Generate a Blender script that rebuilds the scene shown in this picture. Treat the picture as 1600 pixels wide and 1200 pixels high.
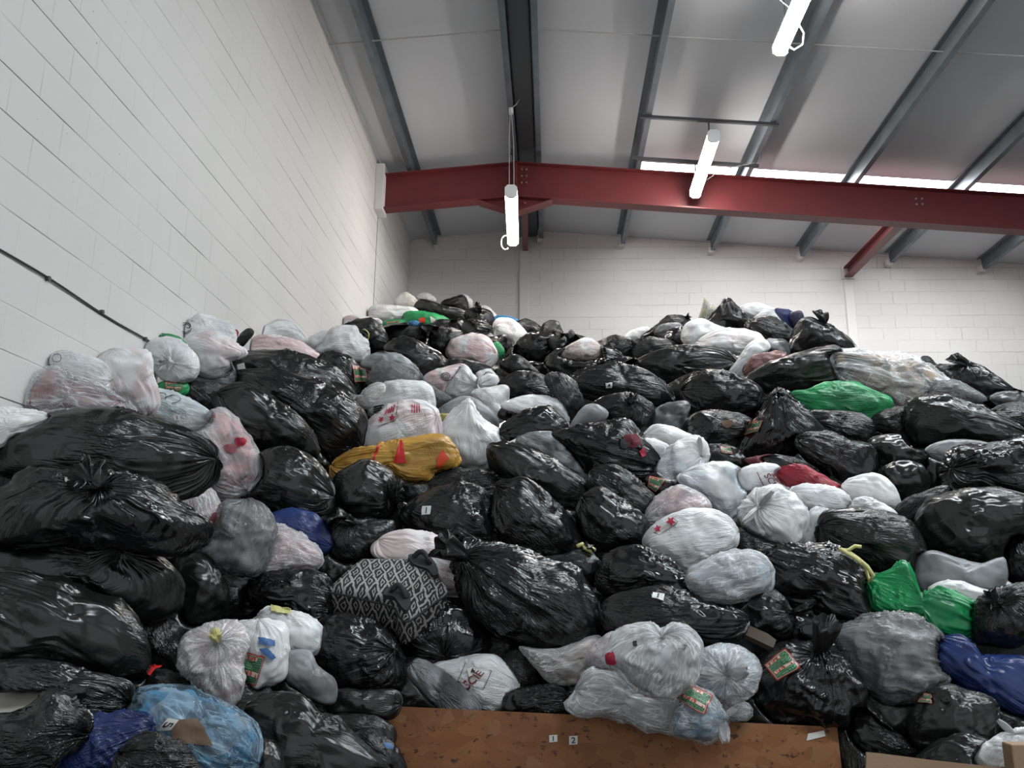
import bpy, math, random
import numpy as np
from mathutils import Vector, Matrix
from mathutils.bvhtree import BVHTree

for o in list(bpy.data.objects):
    bpy.data.objects.remove(o)
SC = bpy.context.scene
COL = SC.collection

# ------------------------------------------------------------------ camera
EYE = 1.75                                    # metres above the floor
F, YAW, PITCH, ROLL = 1335.9, -0.049, 0.2395, 0.0101
cy, sy, cp, sp = math.cos(YAW), math.sin(YAW), math.cos(PITCH), math.sin(PITCH)
FWD = np.array([sy * cp, cy * cp, sp])
_r = np.array([cy, -sy, 0.0])
_u = np.cross(_r, FWD)
RIGHT = math.cos(ROLL) * _r + math.sin(ROLL) * _u
UP = -math.sin(ROLL) * _r + math.cos(ROLL) * _u
CAM = np.array([0.0, 0.0, EYE])
cam = bpy.data.cameras.new('camera')
cam.sensor_width = 36.0
cam.lens = F / 1600 * 36.0
cam.clip_end = 200
camo = bpy.data.objects.new('camera', cam)
COL.objects.link(camo)
camo.matrix_world = Matrix(((RIGHT[0], UP[0], -FWD[0], CAM[0]), (RIGHT[1], UP[1], -FWD[1], CAM[1]),
                            (RIGHT[2], UP[2], -FWD[2], CAM[2]), (0, 0, 0, 1)))
SC.camera = camo

# ------------------------------------------------------------------ world, exposure
W = bpy.data.worlds.new('daylight')
SC.world = W
W.use_nodes = True
W.node_tree.nodes['Background'].inputs[0].default_value = (0.93, 0.97, 1.0, 1)
W.node_tree.nodes['Background'].inputs[1].default_value = 0.75
SC.view_settings.view_transform = 'Standard'
SC.view_settings.look = 'None'
SC.view_settings.exposure = 0.0
SC.view_settings.gamma = 1.0
ROOFLIGHT_POWER, TUBE_POWER = 27.0, 56.0

# ------------------------------------------------------------------ helpers
def lin(r, g, b):
    f = lambda c: c / 255 / 12.92 if c / 255 <= 0.04045 else ((c / 255 + 0.055) / 1.055) ** 2.4
    return (f(r), f(g), f(b), 1.0)

def ray(u, v):
    return ((u - 800) / F) * RIGHT + ((600 - v) / F) * UP + FWD

def atY(u, v, Y):
    d = ray(u, v)
    return CAM + d * (Y / d[1])

def tag(o, label=None, cat=None, group=None, kind=None):
    if label: o['label'] = label
    if cat: o['category'] = cat
    if group: o['group'] = group
    if kind: o['kind'] = kind
    return o

def empty(name, loc):
    o = bpy.data.objects.new(name, None)
    COL.objects.link(o)
    o.location = loc
    o.empty_display_size = 0.1
    return o

class MB:
    """collects boxes, prisms and tubes in world coordinates into one mesh"""
    def __init__(s): s.v, s.f = [], []
    def add(s, vs, fs):
        b = len(s.v); s.v += [tuple(map(float, v)) for v in vs]; s.f += [tuple(b + i for i in f) for f in fs]
    def box(s, x0, x1, y0, y1, z0, z1):
        s.add([(x0, y0, z0), (x1, y0, z0), (x1, y1, z0), (x0, y1, z0), (x0, y0, z1), (x1, y0, z1), (x1, y1, z1), (x0, y1, z1)],
              [(0, 3, 2, 1), (4, 5, 6, 7), (0, 1, 5, 4), (1, 2, 6, 5), (2, 3, 7, 6), (3, 0, 4, 7)])
    def loft(s, A, B):
        """two matching rings joined and capped"""
        n = len(A)
        s.add(list(A) + list(B), [tuple(range(n))[::-1], tuple(range(n, 2 * n))] + [(i, (i + 1) % n, n + (i + 1) % n, n + i) for i in range(n)])
    def tube(s, pts, r, n=8):
        pts = [np.array(p, float) for p in pts]
        rings = []
        for i, p in enumerate(pts):
            d = pts[min(i + 1, len(pts) - 1)] - pts[max(i - 1, 0)]
            d = d / (np.linalg.norm(d) + 1e-9)
            a = np.cross(d, (0, 0, 1.0)) if abs(d[2]) < .9 else np.cross(d, (1.0, 0, 0))
            a /= np.linalg.norm(a); b = np.cross(d, a)
            rings.append([p + r * (math.cos(t) * a + math.sin(t) * b) for t in np.linspace(0, 2 * math.pi, n, endpoint=False)])
        vs = [v for R_ in rings for v in R_]
        fs = [(i * n + j, i * n + (j + 1) % n, (i + 1) * n + (j + 1) % n, (i + 1) * n + j) for i in range(len(pts) - 1) for j in range(n)]
        fs += [tuple(range(n))[::-1], tuple(range((len(pts) - 1) * n, len(pts) * n))]
        s.add(vs, fs)
    def build(s, name, mat, parent=None, smooth=False, origin=None, bevel=0):
        org = np.array(origin if origin is not None else (parent.location if parent else (0, 0, 0)), float)
        me = bpy.data.meshes.new(name)
        me.from_pydata([tuple(np.array(v) - org) for v in s.v], [], s.f)
        me.update()
        me.materials.append(mat)
        if smooth: me.polygons.foreach_set('use_smooth', [True] * len(me.polygons))
        o = bpy.data.objects.new(name, me)
        COL.objects.link(o)
        if parent: o.parent = parent
        else: o.location = org
        if bevel:
            m = o.modifiers.new('bevel', 'BEVEL'); m.width = bevel; m.segments = 2; m.limit_method = 'ANGLE'
        return o

# ------------------------------------------------------------------ node helpers
def mat(name):
    m = bpy.data.materials.new(name); m.use_nodes = True
    nt = m.node_tree
    return m, nt, nt.nodes['Principled BSDF']

def N(nt, t, **kw):
    n = nt.nodes.new(t)
    for k, v in kw.items():
        if k.startswith('i_'):
            key = k[2:]
            n.inputs[int(key) if key.isdigit() else key].default_value = v
        else: setattr(n, k, v)
    return n

def L(nt, a, b): nt.links.new(a, b)

def math_(nt, op, a, b=None, c=None, clamp=False):
    n = N(nt, 'ShaderNodeMath', operation=op, use_clamp=clamp)
    for i, x in enumerate((a, b, c)):
        if x is None: continue
        if isinstance(x, (int, float)): n.inputs[i].default_value = x
        else: L(nt, x, n.inputs[i])
    return n.outputs[0]

def vmath(nt, op, a, b):
    n = N(nt, 'ShaderNodeVectorMath', operation=op)
    for i, x in enumerate((a, b)):
        if isinstance(x, (tuple, list)): n.inputs[i].default_value = x
        elif isinstance(x, (int, float)): n.inputs['Scale'].default_value = x
        else: L(nt, x, n.inputs['Scale'] if (i == 1 and op == 'SCALE') else n.inputs[i])
    return n.outputs[0]

def mixc(nt, fac, a, b):
    n = N(nt, 'ShaderNodeMix', data_type='RGBA')
    for s, x in ((0, fac), (6, a), (7, b)):
        if isinstance(x, (int, float)): n.inputs[s].default_value = x
        elif isinstance(x, tuple): n.inputs[s].default_value = x
        else: L(nt, x, n.inputs[s])
    return n.outputs[2]

def ramp(nt, x, lo, hi):
    n = N(nt, 'ShaderNodeMapRange', interpolation_type='SMOOTHSTEP')
    L(nt, x, n.inputs[0]); n.inputs[1].default_value = lo; n.inputs[2].default_value = hi
    return n.outputs[0]

def noise(nt, vec, scale, detail=3.0, rough=.55, kind='FBM', dist=0.0):
    n = N(nt, 'ShaderNodeTexNoise', noise_type=kind)
    n.inputs['Scale'].default_value = scale; n.inputs['Detail'].default_value = detail
    n.inputs['Roughness'].default_value = rough; n.inputs['Distortion'].default_value = dist
    if vec is not None: L(nt, vec, n.inputs['Vector'])
    return n.outputs[0]

def plain(name, col, rough=.6, metal=0.0, bump=0.0, bscale=60, emit=0.0, var=0.0):
    m, nt, P = mat(name)
    P.inputs['Base Color'].default_value = col
    P.inputs['Roughness'].default_value = rough
    P.inputs['Metallic'].default_value = metal
    if emit:
        P.inputs['Emission Color'].default_value = col; P.inputs['Emission Strength'].default_value = emit
    tc = N(nt, 'ShaderNodeTexCoord').outputs['Object']
    if var:
        f = noise(nt, tc, 3.0, 4)
        L(nt, mixc(nt, ramp(nt, f, .35, .65), col, tuple(c * (1 - var) for c in col[:3]) + (1,)), P.inputs['Base Color'])
    if bump:
        b = N(nt, 'ShaderNodeBump', i_Strength=bump, i_Distance=.01)
        L(nt, noise(nt, tc, bscale), b.inputs['Height']); L(nt, b.outputs[0], P.inputs['Normal'])
    return m

def film_coords(nt):
    """streak coordinates running from the tied neck to the base, and plain object coordinates, both shifted per object"""
    oi = N(nt, 'ShaderNodeObjectInfo')
    off = math_(nt, 'MULTIPLY', oi.outputs['Random'], 40.0)
    cmb = N(nt, 'ShaderNodeCombineXYZ')
    for i in range(3): L(nt, off, cmb.inputs[i])
    st = N(nt, 'ShaderNodeAttribute', attribute_name='st').outputs['Vector']
    oc = N(nt, 'ShaderNodeTexCoord').outputs['Object']
    return vmath(nt, 'ADD', st, cmb.outputs[0]), vmath(nt, 'ADD', oc, cmb.outputs[0]), oi

def film_bump(nt, P, st, oc, strength, dist=.012, taut=.45, fine=1.0):
    """creases of thin plastic: fine streaks in slack zones, smooth where the film is taut"""
    slack = ramp(nt, noise(nt, oc, 3.2, 2), taut - .02, taut + .16)
    a = noise(nt, st, 8.0 * fine, 2, .5, 'RIDGED_MULTIFRACTAL', .5)
    sd = vmath(nt, 'ADD', N(nt, 'ShaderNodeAttribute', attribute_name='sd').outputs['Vector'], oc)
    b = noise(nt, sd, 3.0 * fine, 2.5, .5, 'RIDGED_MULTIFRACTAL', .5)
    c = noise(nt, st, 22.0 * fine, 1.5, .5, 'FBM', .6)
    h = math_(nt, 'ADD', math_(nt, 'MULTIPLY', a, .50), math_(nt, 'MULTIPLY', b, .30))
    h = math_(nt, 'ADD', h, math_(nt, 'MULTIPLY', c, .55))
    h = math_(nt, 'MULTIPLY', h, math_(nt, 'ADD', math_(nt, 'MULTIPLY', slack, .95), .05))
    bp = N(nt, 'ShaderNodeBump', i_Strength=strength, i_Distance=dist)
    L(nt, h, bp.inputs['Height'])
    if P is not None: L(nt, bp.outputs[0], P.inputs['Normal'])
    n1 = math_(nt, 'ABSOLUTE', math_(nt, 'SUBTRACT', noise(nt, st, 5.0 * fine, 1, .5, 'FBM', .5), .5))
    n2 = math_(nt, 'ABSOLUTE', math_(nt, 'SUBTRACT', noise(nt, sd, 1.3 * fine, 1, .5, 'FBM', .7), .5))
    line = math_(nt, 'MAXIMUM', math_(nt, 'SUBTRACT', 1.0, ramp(nt, n1, .0, .05)), math_(nt, 'MULTIPLY', math_(nt, 'SUBTRACT', 1.0, ramp(nt, n2, .0, .04)), .8))
    line = math_(nt, 'MULTIPLY', line, math_(nt, 'ADD', math_(nt, 'MULTIPLY', slack, .85), .15))   # bunched film, milkier where it folds
    return slack, line, bp

def black_film(name, c0, c1, rough, strength, taut):
    m, nt, P = mat(name)
    st, oc, oi = film_coords(nt)
    film_bump(nt, P, st, oc, strength, .014, taut)
    L(nt, mixc(nt, oi.outputs['Random'], c0, c1), P.inputs['Base Color'])
    L(nt, math_(nt, 'ADD', math_(nt, 'MULTIPLY', noise(nt, oc, 5.0, 3), .16), rough - .08), P.inputs['Roughness'])
    P.inputs['Specular IOR Level'].default_value = .62
    return m

def tinted_film(name, film, rough, strength, amount, taut=.4, thin=0.25):
    """milky film with the contents showing through in soft patches of the object's own tint"""
    m, nt, P = mat(name)
    st, oc, oi = film_coords(nt)
    slack, a, bp = film_bump(nt, P, st, oc, strength, .012, taut)
    patch = ramp(nt, noise(nt, oc, 3.4, 2, .5, 'FBM', .6), .42, .58)
    patch2 = ramp(nt, noise(nt, oc, 7.0, 3, .5, 'FBM', .4), .5, .66)
    c = mixc(nt, math_(nt, 'MULTIPLY', patch, amount), film, oi.outputs['Color'])
    c = mixc(nt, math_(nt, 'MULTIPLY', patch2, amount * .35), c, (.10, .10, .11, 1))
    c = mixc(nt, math_(nt, 'MULTIPLY', a, .55), c, tuple(min(.9, x * 1.12) for x in film[:3]) + (1,))
    L(nt, c, P.inputs['Base Color'])
    P.inputs['Roughness'].default_value = rough
    P.inputs['Specular IOR Level'].default_value = .5
    if thin:
        P.inputs['Subsurface Weight'].default_value = thin
        P.inputs['Subsurface Radius'].default_value = (.04, .04, .04)
        P.inputs['Subsurface Scale'].default_value = .6
    return m

def coloured_film(name, rough, strength, taut=.4):
    m, nt, P = mat(name)
    st, oc, oi = film_coords(nt)
    film_bump(nt, P, st, oc, strength, .014, taut)
    v = ramp(nt, noise(nt, oc, 4.0, 3), .35, .65)
    dark = vmath(nt, 'MULTIPLY', oi.outputs['Color'], (.62, .62, .66))
    L(nt, mixc(nt, v, dark, oi.outputs['Color']), P.inputs['Base Color'])
    P.inputs['Roughness'].default_value = rough
    return m

def clear_film(name, milk, opac, rough=.16, strength=.55):
    """see-through plastic: transparent between milky creases, glossy all over"""
    m, nt, P = mat(name)
    st, oc, oi = film_coords(nt)
    slack, a, bp = film_bump(nt, P, st, oc, strength, .012, .35)
    P.inputs['Base Color'].default_value = milk
    P.inputs['Roughness'].default_value = rough
    f = math_(nt, 'ADD', math_(nt, 'MULTIPLY', a, .42), opac, clamp=True)
    f = math_(nt, 'MULTIPLY', f, math_(nt, 'ADD', math_(nt, 'MULTIPLY', slack, .4), .7), clamp=True)
    L(nt, f, P.inputs['Alpha'])
    return m

def cloth(name):
    """mixed clothing seen inside a see-through bag, round the object's own tint"""
    m, nt, P = mat(name)
    oi = N(nt, 'ShaderNodeObjectInfo')
    oc = N(nt, 'ShaderNodeTexCoord').outputs['Object']
    w = vmath(nt, 'ADD', oc, vmath(nt, 'SCALE', N_col(nt, oc, 6.0), .12))
    v = N(nt, 'ShaderNodeTexVoronoi'); v.inputs['Scale'].default_value = 5.5; L(nt, w, v.inputs['Vector'])
    sep = N(nt, 'ShaderNodeSeparateColor'); L(nt, v.outputs['Color'], sep.inputs[0])
    c = mixc(nt, ramp(nt, noise(nt, oc, 4.2, 2, .5, 'FBM', 1.0), .42, .6), oi.outputs['Color'], vmath(nt, 'MULTIPLY', oi.outputs['Color'], (.4, .42, .47)))
    c = mixc(nt, math_(nt, 'MULTIPLY', ramp(nt, sep.outputs[1], .7, .85), .4), c, (.62, .60, .57, 1))
    c = mixc(nt, math_(nt, 'MULTIPLY', ramp(nt, sep.outputs[2], .8, .84), .55), c, (.12, .12, .14, 1))
    L(nt, c, P.inputs['Base Color'])
    P.inputs['Roughness'].default_value = .85
    b = N(nt, 'ShaderNodeBump', i_Strength=.6, i_Distance=.03)
    L(nt, noise(nt, oc, 11, 3, .5, 'FBM', .8), b.inputs['Height']); L(nt, b.outputs[0], P.inputs['Normal'])
    return m

def N_col(nt, vec, scale):
    n = N(nt, 'ShaderNodeTexNoise'); n.inputs['Scale'].default_value = scale
    L(nt, vec, n.inputs['Vector'])
    return n.outputs['Color']

def blockwork(name, axis, z0, y0, base, joint, jw, amount, vjoint):
    """painted concrete blocks 450 x 225 in running bond; axis picks the wall's long direction"""
    m, nt, P = mat(name)
    tc = N(nt, 'ShaderNodeTexCoord').outputs['Object']
    sx = N(nt, 'ShaderNodeSeparateXYZ'); L(nt, tc, sx.inputs[0])
    h = math_(nt, 'DIVIDE', math_(nt, 'SUBTRACT', sx.outputs[2], z0), .225)
    row = math_(nt, 'FLOOR', h)
    fz = math_(nt, 'ABSOLUTE', math_(nt, 'SUBTRACT', math_(nt, 'FRACT', math_(nt, 'ADD', h, .5)), .5))   # 0 on a bed joint
    al = math_(nt, 'DIVIDE', math_(nt, 'SUBTRACT', sx.outputs[axis], y0), .45)
    al = math_(nt, 'ADD', al, math_(nt, 'MULTIPLY', math_(nt, 'MODULO', row, 2.0), .5))
    fy = math_(nt, 'ABSOLUTE', math_(nt, 'SUBTRACT', math_(nt, 'FRACT', math_(nt, 'ADD', al, .5)), .5))
    wob = math_(nt, 'MULTIPLY', math_(nt, 'SUBTRACT', noise(nt, tc, 9.0, 3), .5), .012)
    jz = math_(nt, 'SUBTRACT', 1.0, ramp(nt, math_(nt, 'ADD', fz, wob), jw * .35, jw))
    jy = math_(nt, 'MULTIPLY', math_(nt, 'SUBTRACT', 1.0, ramp(nt, fy, jw * .25, jw * .6)), vjoint)
    st = N(nt, 'ShaderNodeMapping'); st.inputs['Scale'].default_value = (.5, .5, 7.0) ; L(nt, tc, st.inputs['Vector'])
    broken = ramp(nt, noise(nt, st.outputs[0], 1.3, 3, .6), .44, .62)
    j = math_(nt, 'MAXIMUM', math_(nt, 'MULTIPLY', jz, broken), math_(nt, 'MULTIPLY', jy, ramp(nt, noise(nt, tc, 1.1, 2), .5, .62)))
    chips = math_(nt, 'MULTIPLY', ramp(nt, noise(nt, tc, 26, 2, .6), .735, .76), ramp(nt, noise(nt, tc, 1.7, 2), .5, .62))
    c = mixc(nt, ramp(nt, noise(nt, tc, .55, 4), .3, .7), base, tuple(x * .94 for x in base[:3]) + (1,))
    c = mixc(nt, math_(nt, 'MULTIPLY', j, amount), c, joint)
    c = mixc(nt, math_(nt, 'MULTIPLY', chips, amount * .7), c, joint)
    L(nt, c, P.inputs['Base Color'])
    P.inputs['Roughness'].default_value = .75
    b = N(nt, 'ShaderNodeBump', i_Strength=.5, i_Distance=.012)
    hh = math_(nt, 'SUBTRACT', math_(nt, 'MULTIPLY', noise(nt, tc, 24, 4), .25), math_(nt, 'MAXIMUM', jz, jy))
    L(nt, hh, b.inputs['Height']); L(nt, b.outputs[0], P.inputs['Normal'])
    return m

WHITE_PAINT = (.70, .687, .668, 1)
M = dict(
    wall_l=blockwork('painted_blockwork_side', 1, 1.3384 + EYE, 0.0, WHITE_PAINT, (.06, .06, .055, 1), .021, .9, .2),
    wall_b=blockwork('painted_blockwork_end', 0, 4.8413 + EYE, -.011, WHITE_PAINT, (.40, .39, .38, 1), .03, .55, .8),
    floor=plain('concrete', (.22, .21, .20, 1), .8, bump=.3, var=.3),
    liner=plain('roof_liner', (.56, .57, .60, 1), .55, bump=.04, bscale=4),
    galv=plain('galvanised_steel', (.19, .215, .24, 1), .45, .5, bump=.05, var=.2),
    darkgalv=plain('dark_flashing', (.085, .09, .10, 1), .5, .2),
    redox=plain('red_oxide_paint', (.15, .021, .024, 1), .5, bump=.1, bscale=30, var=.12),
    paint=plain('white_paint', WHITE_PAINT, .6, bump=.1),
    bolt=plain('zinc_bolt', (.45, .40, .38, 1), .4, .6),
    plasticw=plain('white_plastic', (.75, .75, .74, 1), .4),
    cable=plain('cable_grey', (.45, .45, .45, 1), .5),
    darkcable=plain('cable_dark', (.05, .05, .05, 1), .5),
    tube=plain('tube_glow', (1, .94, .88, 1), .4, emit=TUBE_POWER),
    rooflight=plain('rooflight_glow', (.90, .965, 1, 1), .4, emit=ROOFLIGHT_POWER),
    rooflight_dimmed=plain('dimmed_rooflight_glow', (.97, 1, 1, 1), .4, emit=ROOFLIGHT_POWER * .54),  # same sheet, glow turned down to keep the end wall from overexposing
    # bags
    k=black_film('black_bag_film', (.0055, .0055, .006, 1), (.010, .010, .0105, 1), .16, .9, .42),
    m=black_film('heavy_black_bag_film', (.007, .0075, .007, 1), (.012, .013, .012, 1), .22, .8, .48),
    g=tinted_film('grey_bag_film', (.06, .062, .066, 1), .27, .8, .6, .42, 0),
    s=tinted_film('smooth_grey_bag_film', (.14, .145, .15, 1), .4, .2, .5, .6, 0),
    w=tinted_film('white_bag_film', (.80, .805, .81, 1), .26, 1.0, .52),
    p=tinted_film('plain_white_bag_film', (.82, .82, .81, 1), .30, .8, .3),
    x=coloured_film('coloured_bag_film', .26, .75),
    c=clear_film('clear_bag_film', (.82, .85, .87, 1), .26, .14, 1.0),
    t=clear_film('thin_white_bag_film', (.86, .87, .88, 1), .38, .22, 1.1),
    bl=clear_film('blue_tint_bag_film', (.42, .62, .78, 1), .08, .12, 1.0),
    gc=clear_film('grey_clear_bag_film', (.22, .225, .23, 1), .50, .24, .9),
    cloth=cloth('mixed_clothing'),
    tie=plain('yellow_drawstring_plastic', (.62, .60, .25, 1), .4, bump=.2),
    sticker=plain('white_sticker', (.72, .72, .70, 1), .5),
    ink=plain('black_ink', (.015, .015, .016, 1), .5),
    pinkcloth=plain('pink_cloth', (.50, .16, .20, 1), .8, bump=.5, bscale=30, var=.3),
    redcloth=plain('dark_red_cloth', (.16, .012, .03, 1), .85, bump=.6, bscale=30, var=.4),
    redink=plain('red_ink', (.42, .02, .06, 1), .5),
    darkredink=plain('dark_red_ink', (.17, .02, .035, 1), .5),
    brightred=plain('bright_red_print', (.62, .02, .02, 1), .45),
    orangered=plain('orange_red_print', (.72, .07, .02, 1), .45),
    blueink=plain('blue_ink', (.05, .15, .36, 1), .5),
    greenink=plain('green_print', (.02, .17, .06, 1), .45),
    whiteink=plain('white_print', (.7, .7, .66, 1), .5),
    kraft=plain('brown_kraft', (.20, .13, .085, 1), .75, bump=.2, var=.2),
    cream=plain('cream_card', (.52, .50, .43, 1), .7, bump=.15, var=.1),
    webbing=plain('black_webbing', (.022, .022, .024, 1), .7, bump=.4, bscale=200),
)

# ------------------------------------------------------------------ the building
WX, DY = -2.649, 14.751
RIDGE_X, RIDGE_Z, SLOPE = -.55, EYE + 6.56, .085
X_END, Y_OPEN = 14.0, -7.0
def zr(x): return RIDGE_Z - SLOPE * abs(x - RIDGE_X)

def struct(mb, name, m, **kw):
    return tag(mb.build(name, m, **kw), kind='structure')

b = MB(); b.add([(WX, Y_OPEN, 0), (WX, DY, 0), (WX, DY, zr(WX)), (WX, Y_OPEN, zr(WX)),
                 (WX - .2, Y_OPEN, 0), (WX - .2, DY, 0), (WX - .2, DY, zr(WX)), (WX - .2, Y_OPEN, zr(WX))],
                [(0, 1, 2, 3), (4, 7, 6, 5), (0, 3, 7, 4), (1, 5, 6, 2), (2, 6, 7, 3), (0, 4, 5, 1)])
struct(b, 'wall_left', M['wall_l'])
b = MB(); ring = [(WX - .2, DY, 0), (X_END, DY, 0), (X_END, DY, zr(X_END)), (RIDGE_X, DY, RIDGE_Z), (WX - .2, DY, zr(WX))]
b.loft(ring, [(x, y + .2, z) for x, y, z in ring])
struct(b, 'wall_back', M['wall_b'])
b = MB(); b.box(X_END, X_END + .2, Y_OPEN, DY + .2, 0, zr(X_END))
struct(b, 'wall_right', M['wall_b'])
b = MB(); b.box(WX - .2, X_END + .2, Y_OPEN, DY + .2, -.2, 0)
struct(b, 'floor', M['floor'])

def slab(b, x0, x1, y0, y1, off=0, th=.05):
    A = [(x0, y0, zr(x0) + off), (x1, y0, zr(x1) + off), (x1, y0, zr(x1) + off + th), (x0, y0, zr(x0) + off + th)]
    b.loft(A, [(x, y1, z) for x, _, z in A])
RL = [(-.05, .95), (5.95, 6.95), (11.93, 13.05)]        # one rooflight strip beside each frame of the building
RLX = (1.33, 8.2)
b = MB()
slab(b, WX - .2, RIDGE_X, Y_OPEN, DY + .2)
slab(b, RIDGE_X, RLX[0], Y_OPEN, DY + .2)
slab(b, RLX[1], X_END + .2, Y_OPEN, DY + .2)
ys = [Y_OPEN] + [y for r in RL for y in r] + [DY + .2]
for i in range(0, len(ys), 2): slab(b, RLX[0], RLX[1], ys[i], ys[i + 1])
struct(b, 'ceiling', M['liner'])
for i, (y0, y1) in enumerate(RL):
    b = MB(); slab(b, RLX[0], RLX[1], y0, y1, .03, .02)
    struct(b, 'window_%d' % (i + 1), M['rooflight_dimmed' if i == 2 else 'rooflight'])

# liner sheet joint along the left eaves and the ridge soffit
b = MB(); b.box(WX, WX + .03, Y_OPEN, DY, zr(WX) - .05, zr(WX))
struct(b, 'trim_1', M['liner'])
b = MB(); b.box(-.50, -.27, Y_OPEN, DY, RIDGE_Z - .14, RIDGE_Z - .12)
struct(b, 'trim_2', M['darkgalv'])
# movement joint in the side wall, painted steel columns on the end wall
b = MB(); b.box(WX, WX + .004, 11.885, 11.90, 0, EYE + 5.66)
struct(b, 'trim_3', M['darkcable'])
def column(name, x0, x1, ztop):
    b = MB()
    b.box(x0, x1, DY - .04, DY + .02, 0, ztop)
    b.box(x0 - .012, x0, DY - .012, DY + .02, 0, ztop)
    o = tag(b.build(name, M['paint'], bevel=.004), kind='structure')
column('trim_4', -.60, -.44, EYE + 6.1)
column('trim_5', 5.22, 5.38, EYE + 5.52)

# purlins: galvanised zed sections running the length of the roof
PX = [-2.13, -.53, -.24, 1.25, 2.87, 4.45, 6.02, 7.62, 9.25, 10.9]
PWORDS = ['purlin nearest the white side wall', 'ridge purlin above the tube lamp, on the side of the white side wall', 'ridge purlin above the tube lamp, on the rooflight side',
          'first purlin beyond the ridge, at the end of the bright rooflight', 'second purlin beyond the ridge, holding the ends of the two cross rails',
          'third purlin beyond the ridge, crossing the rooflight', 'fourth purlin beyond the ridge, next to the sloping red tie',
          'fifth purlin beyond the ridge, meeting the end wall near the frame edge', 'sixth purlin beyond the ridge, at the edge of the view', 'seventh purlin beyond the ridge']
for i, x in enumerate(PX[:9]):
    d = -1 if x < RIDGE_X + .2 else 1
    z1 = zr(x) - .005; z0 = z1 - .2; w = .075; t = .006
    prof = [(x, z0), (x + d * w, z0), (x + d * w, z0 + .02), (x + d * (w - t), z0 + .02), (x + d * (w - t), z0 + t), (x + t * d, z0 + t),
            (x + t * d, z1), (x - d * (w - t), z1), (x - d * w, z1 - .0), (x - d * w, z1 - .02), (x - d * (w - t), z1 - .02), (x - d * (w - t), z1 - t), (x, z1 - t)]
    b = MB()
    ring = [(px, Y_OPEN, pz) for px, pz in prof]
    b.loft(ring, [(px, DY - .12, pz) for px, pz in prof])
    e = tag(empty('roof_purlin', (x, DY, z0)), 'galvanised steel ' + PWORDS[i], 'purlin', 'galvanised roof purlins')
    b.build('section', M['galv'], e)
    b = MB()
    b.box(x - .05, x + .05, DY - .14, DY - .001, z0 - .05, z0 + .07)
    tag(b.build('wall_cleat', M['paint'], e, bevel=.01), 'white painted end cleat')

# sag rods across the roof
for x0, x1, wd in ((WX + .01, -.53, 'between the white side wall and the ridge'), (-.24, 9.5, 'from the ridge over the three lamps')):
    b = MB(); b.tube([(x0, 8.76 - .001 * x0, zr(x0) - .10), (x1, 8.80, zr(x1) - .10)], .009)
    tag(b.build('sag_rod', M['cable'], origin=(x0, 8.76, zr(x0) - .1)), 'thin steel tie rod ' + wd, 'rod', 'roof tie rods')

# the red portal rafter
def rafter_section(x, depth=.55, drop=.21):
    zt = zr(x) - drop
    return zt, zt - depth
YB0, YB1 = 11.66, 11.86
raft = tag(empty('portal_rafter', (RIDGE_X, 11.76, zr(RIDGE_X) - .76)), 'dark red steel rafter rising from the side wall to the ridge and falling away', 'beam')
YC = .5 * (YB0 + YB1)
for xs in ((WX + .10, RIDGE_X), (RIDGE_X, 13.6)):
    b = MB()
    def bar(y0, y1, top, bot):
        A = [(xs[0], y0, zr(xs[0]) - top), (xs[0], y1, zr(xs[0]) - top), (xs[0], y1, zr(xs[0]) - bot), (xs[0], y0, zr(xs[0]) - bot)]
        B = [(xs[1], y0, zr(xs[1]) - top), (xs[1], y1, zr(xs[1]) - top), (xs[1], y1, zr(xs[1]) - bot), (xs[1], y0, zr(xs[1]) - bot)]
        b.loft(A, B)
    bar(YB0, YB1, .268, .283); bar(YB0, YB1, .815, .835); bar(YC - .006, YC + .006, .283, .815)
    b.build('rafter_arm', M['redox'], raft)
for s in (-1, 1):                                        # apex haunch, a tapering tee under each arm
    b = MB()
    xa, xb = RIDGE_X + s * .02, RIDGE_X + s * .55
    za, zb = zr(xa) - 1.06, zr(xb) - .835
    b.loft([(xa, YC - .006, zr(xa) - .83), (xb, YC - .006, zb), (xa, YC - .006, za)], [(xa, YC + .006, zr(xa) - .83), (xb, YC + .006, zb), (xa, YC + .006, za)])
    A = [(xa, YB0, za), (xa, YB1, za), (xa, YB1, za - .018), (xa, YB0, za - .018)]
    b.loft(A, [(xb, y, z - za + zb) for _, y, z in A])
    b.build('haunch', M['redox'], raft)
b = MB(); b.box(RIDGE_X - .02, RIDGE_X + .02, YB0, YB1, zr(RIDGE_X) - 1.09, zr(RIDGE_X) - .26)
b.build('apex_plate', M['redox'], raft)
for (x, z) in [(RIDGE_X + dx, RIDGE_Z - dz) for dx in (.09, .16) for dz in (.36, .47, .58)] + [(RIDGE_X + .14, RIDGE_Z - .80), (RIDGE_X + .14, RIDGE_Z - .91)] + \
              [(5.30 + dx, zr(5.3) - .42 - dz) for dx in (0, .085) for dz in (0, .085)]:
    b = MB(); b.tube([(x, YC - .006, z), (x, YC - .032, z)], .014, 6)
    b.build('bolt', M['bolt'], raft)
b = MB(); b.box(WX + .001, WX + .13, 11.60, 11.92, zr(WX) - .87, zr(WX) - .12)
tag(b.build('casing', M['paint'], raft, bevel=.01), 'white painted casing at the side wall')

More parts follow.
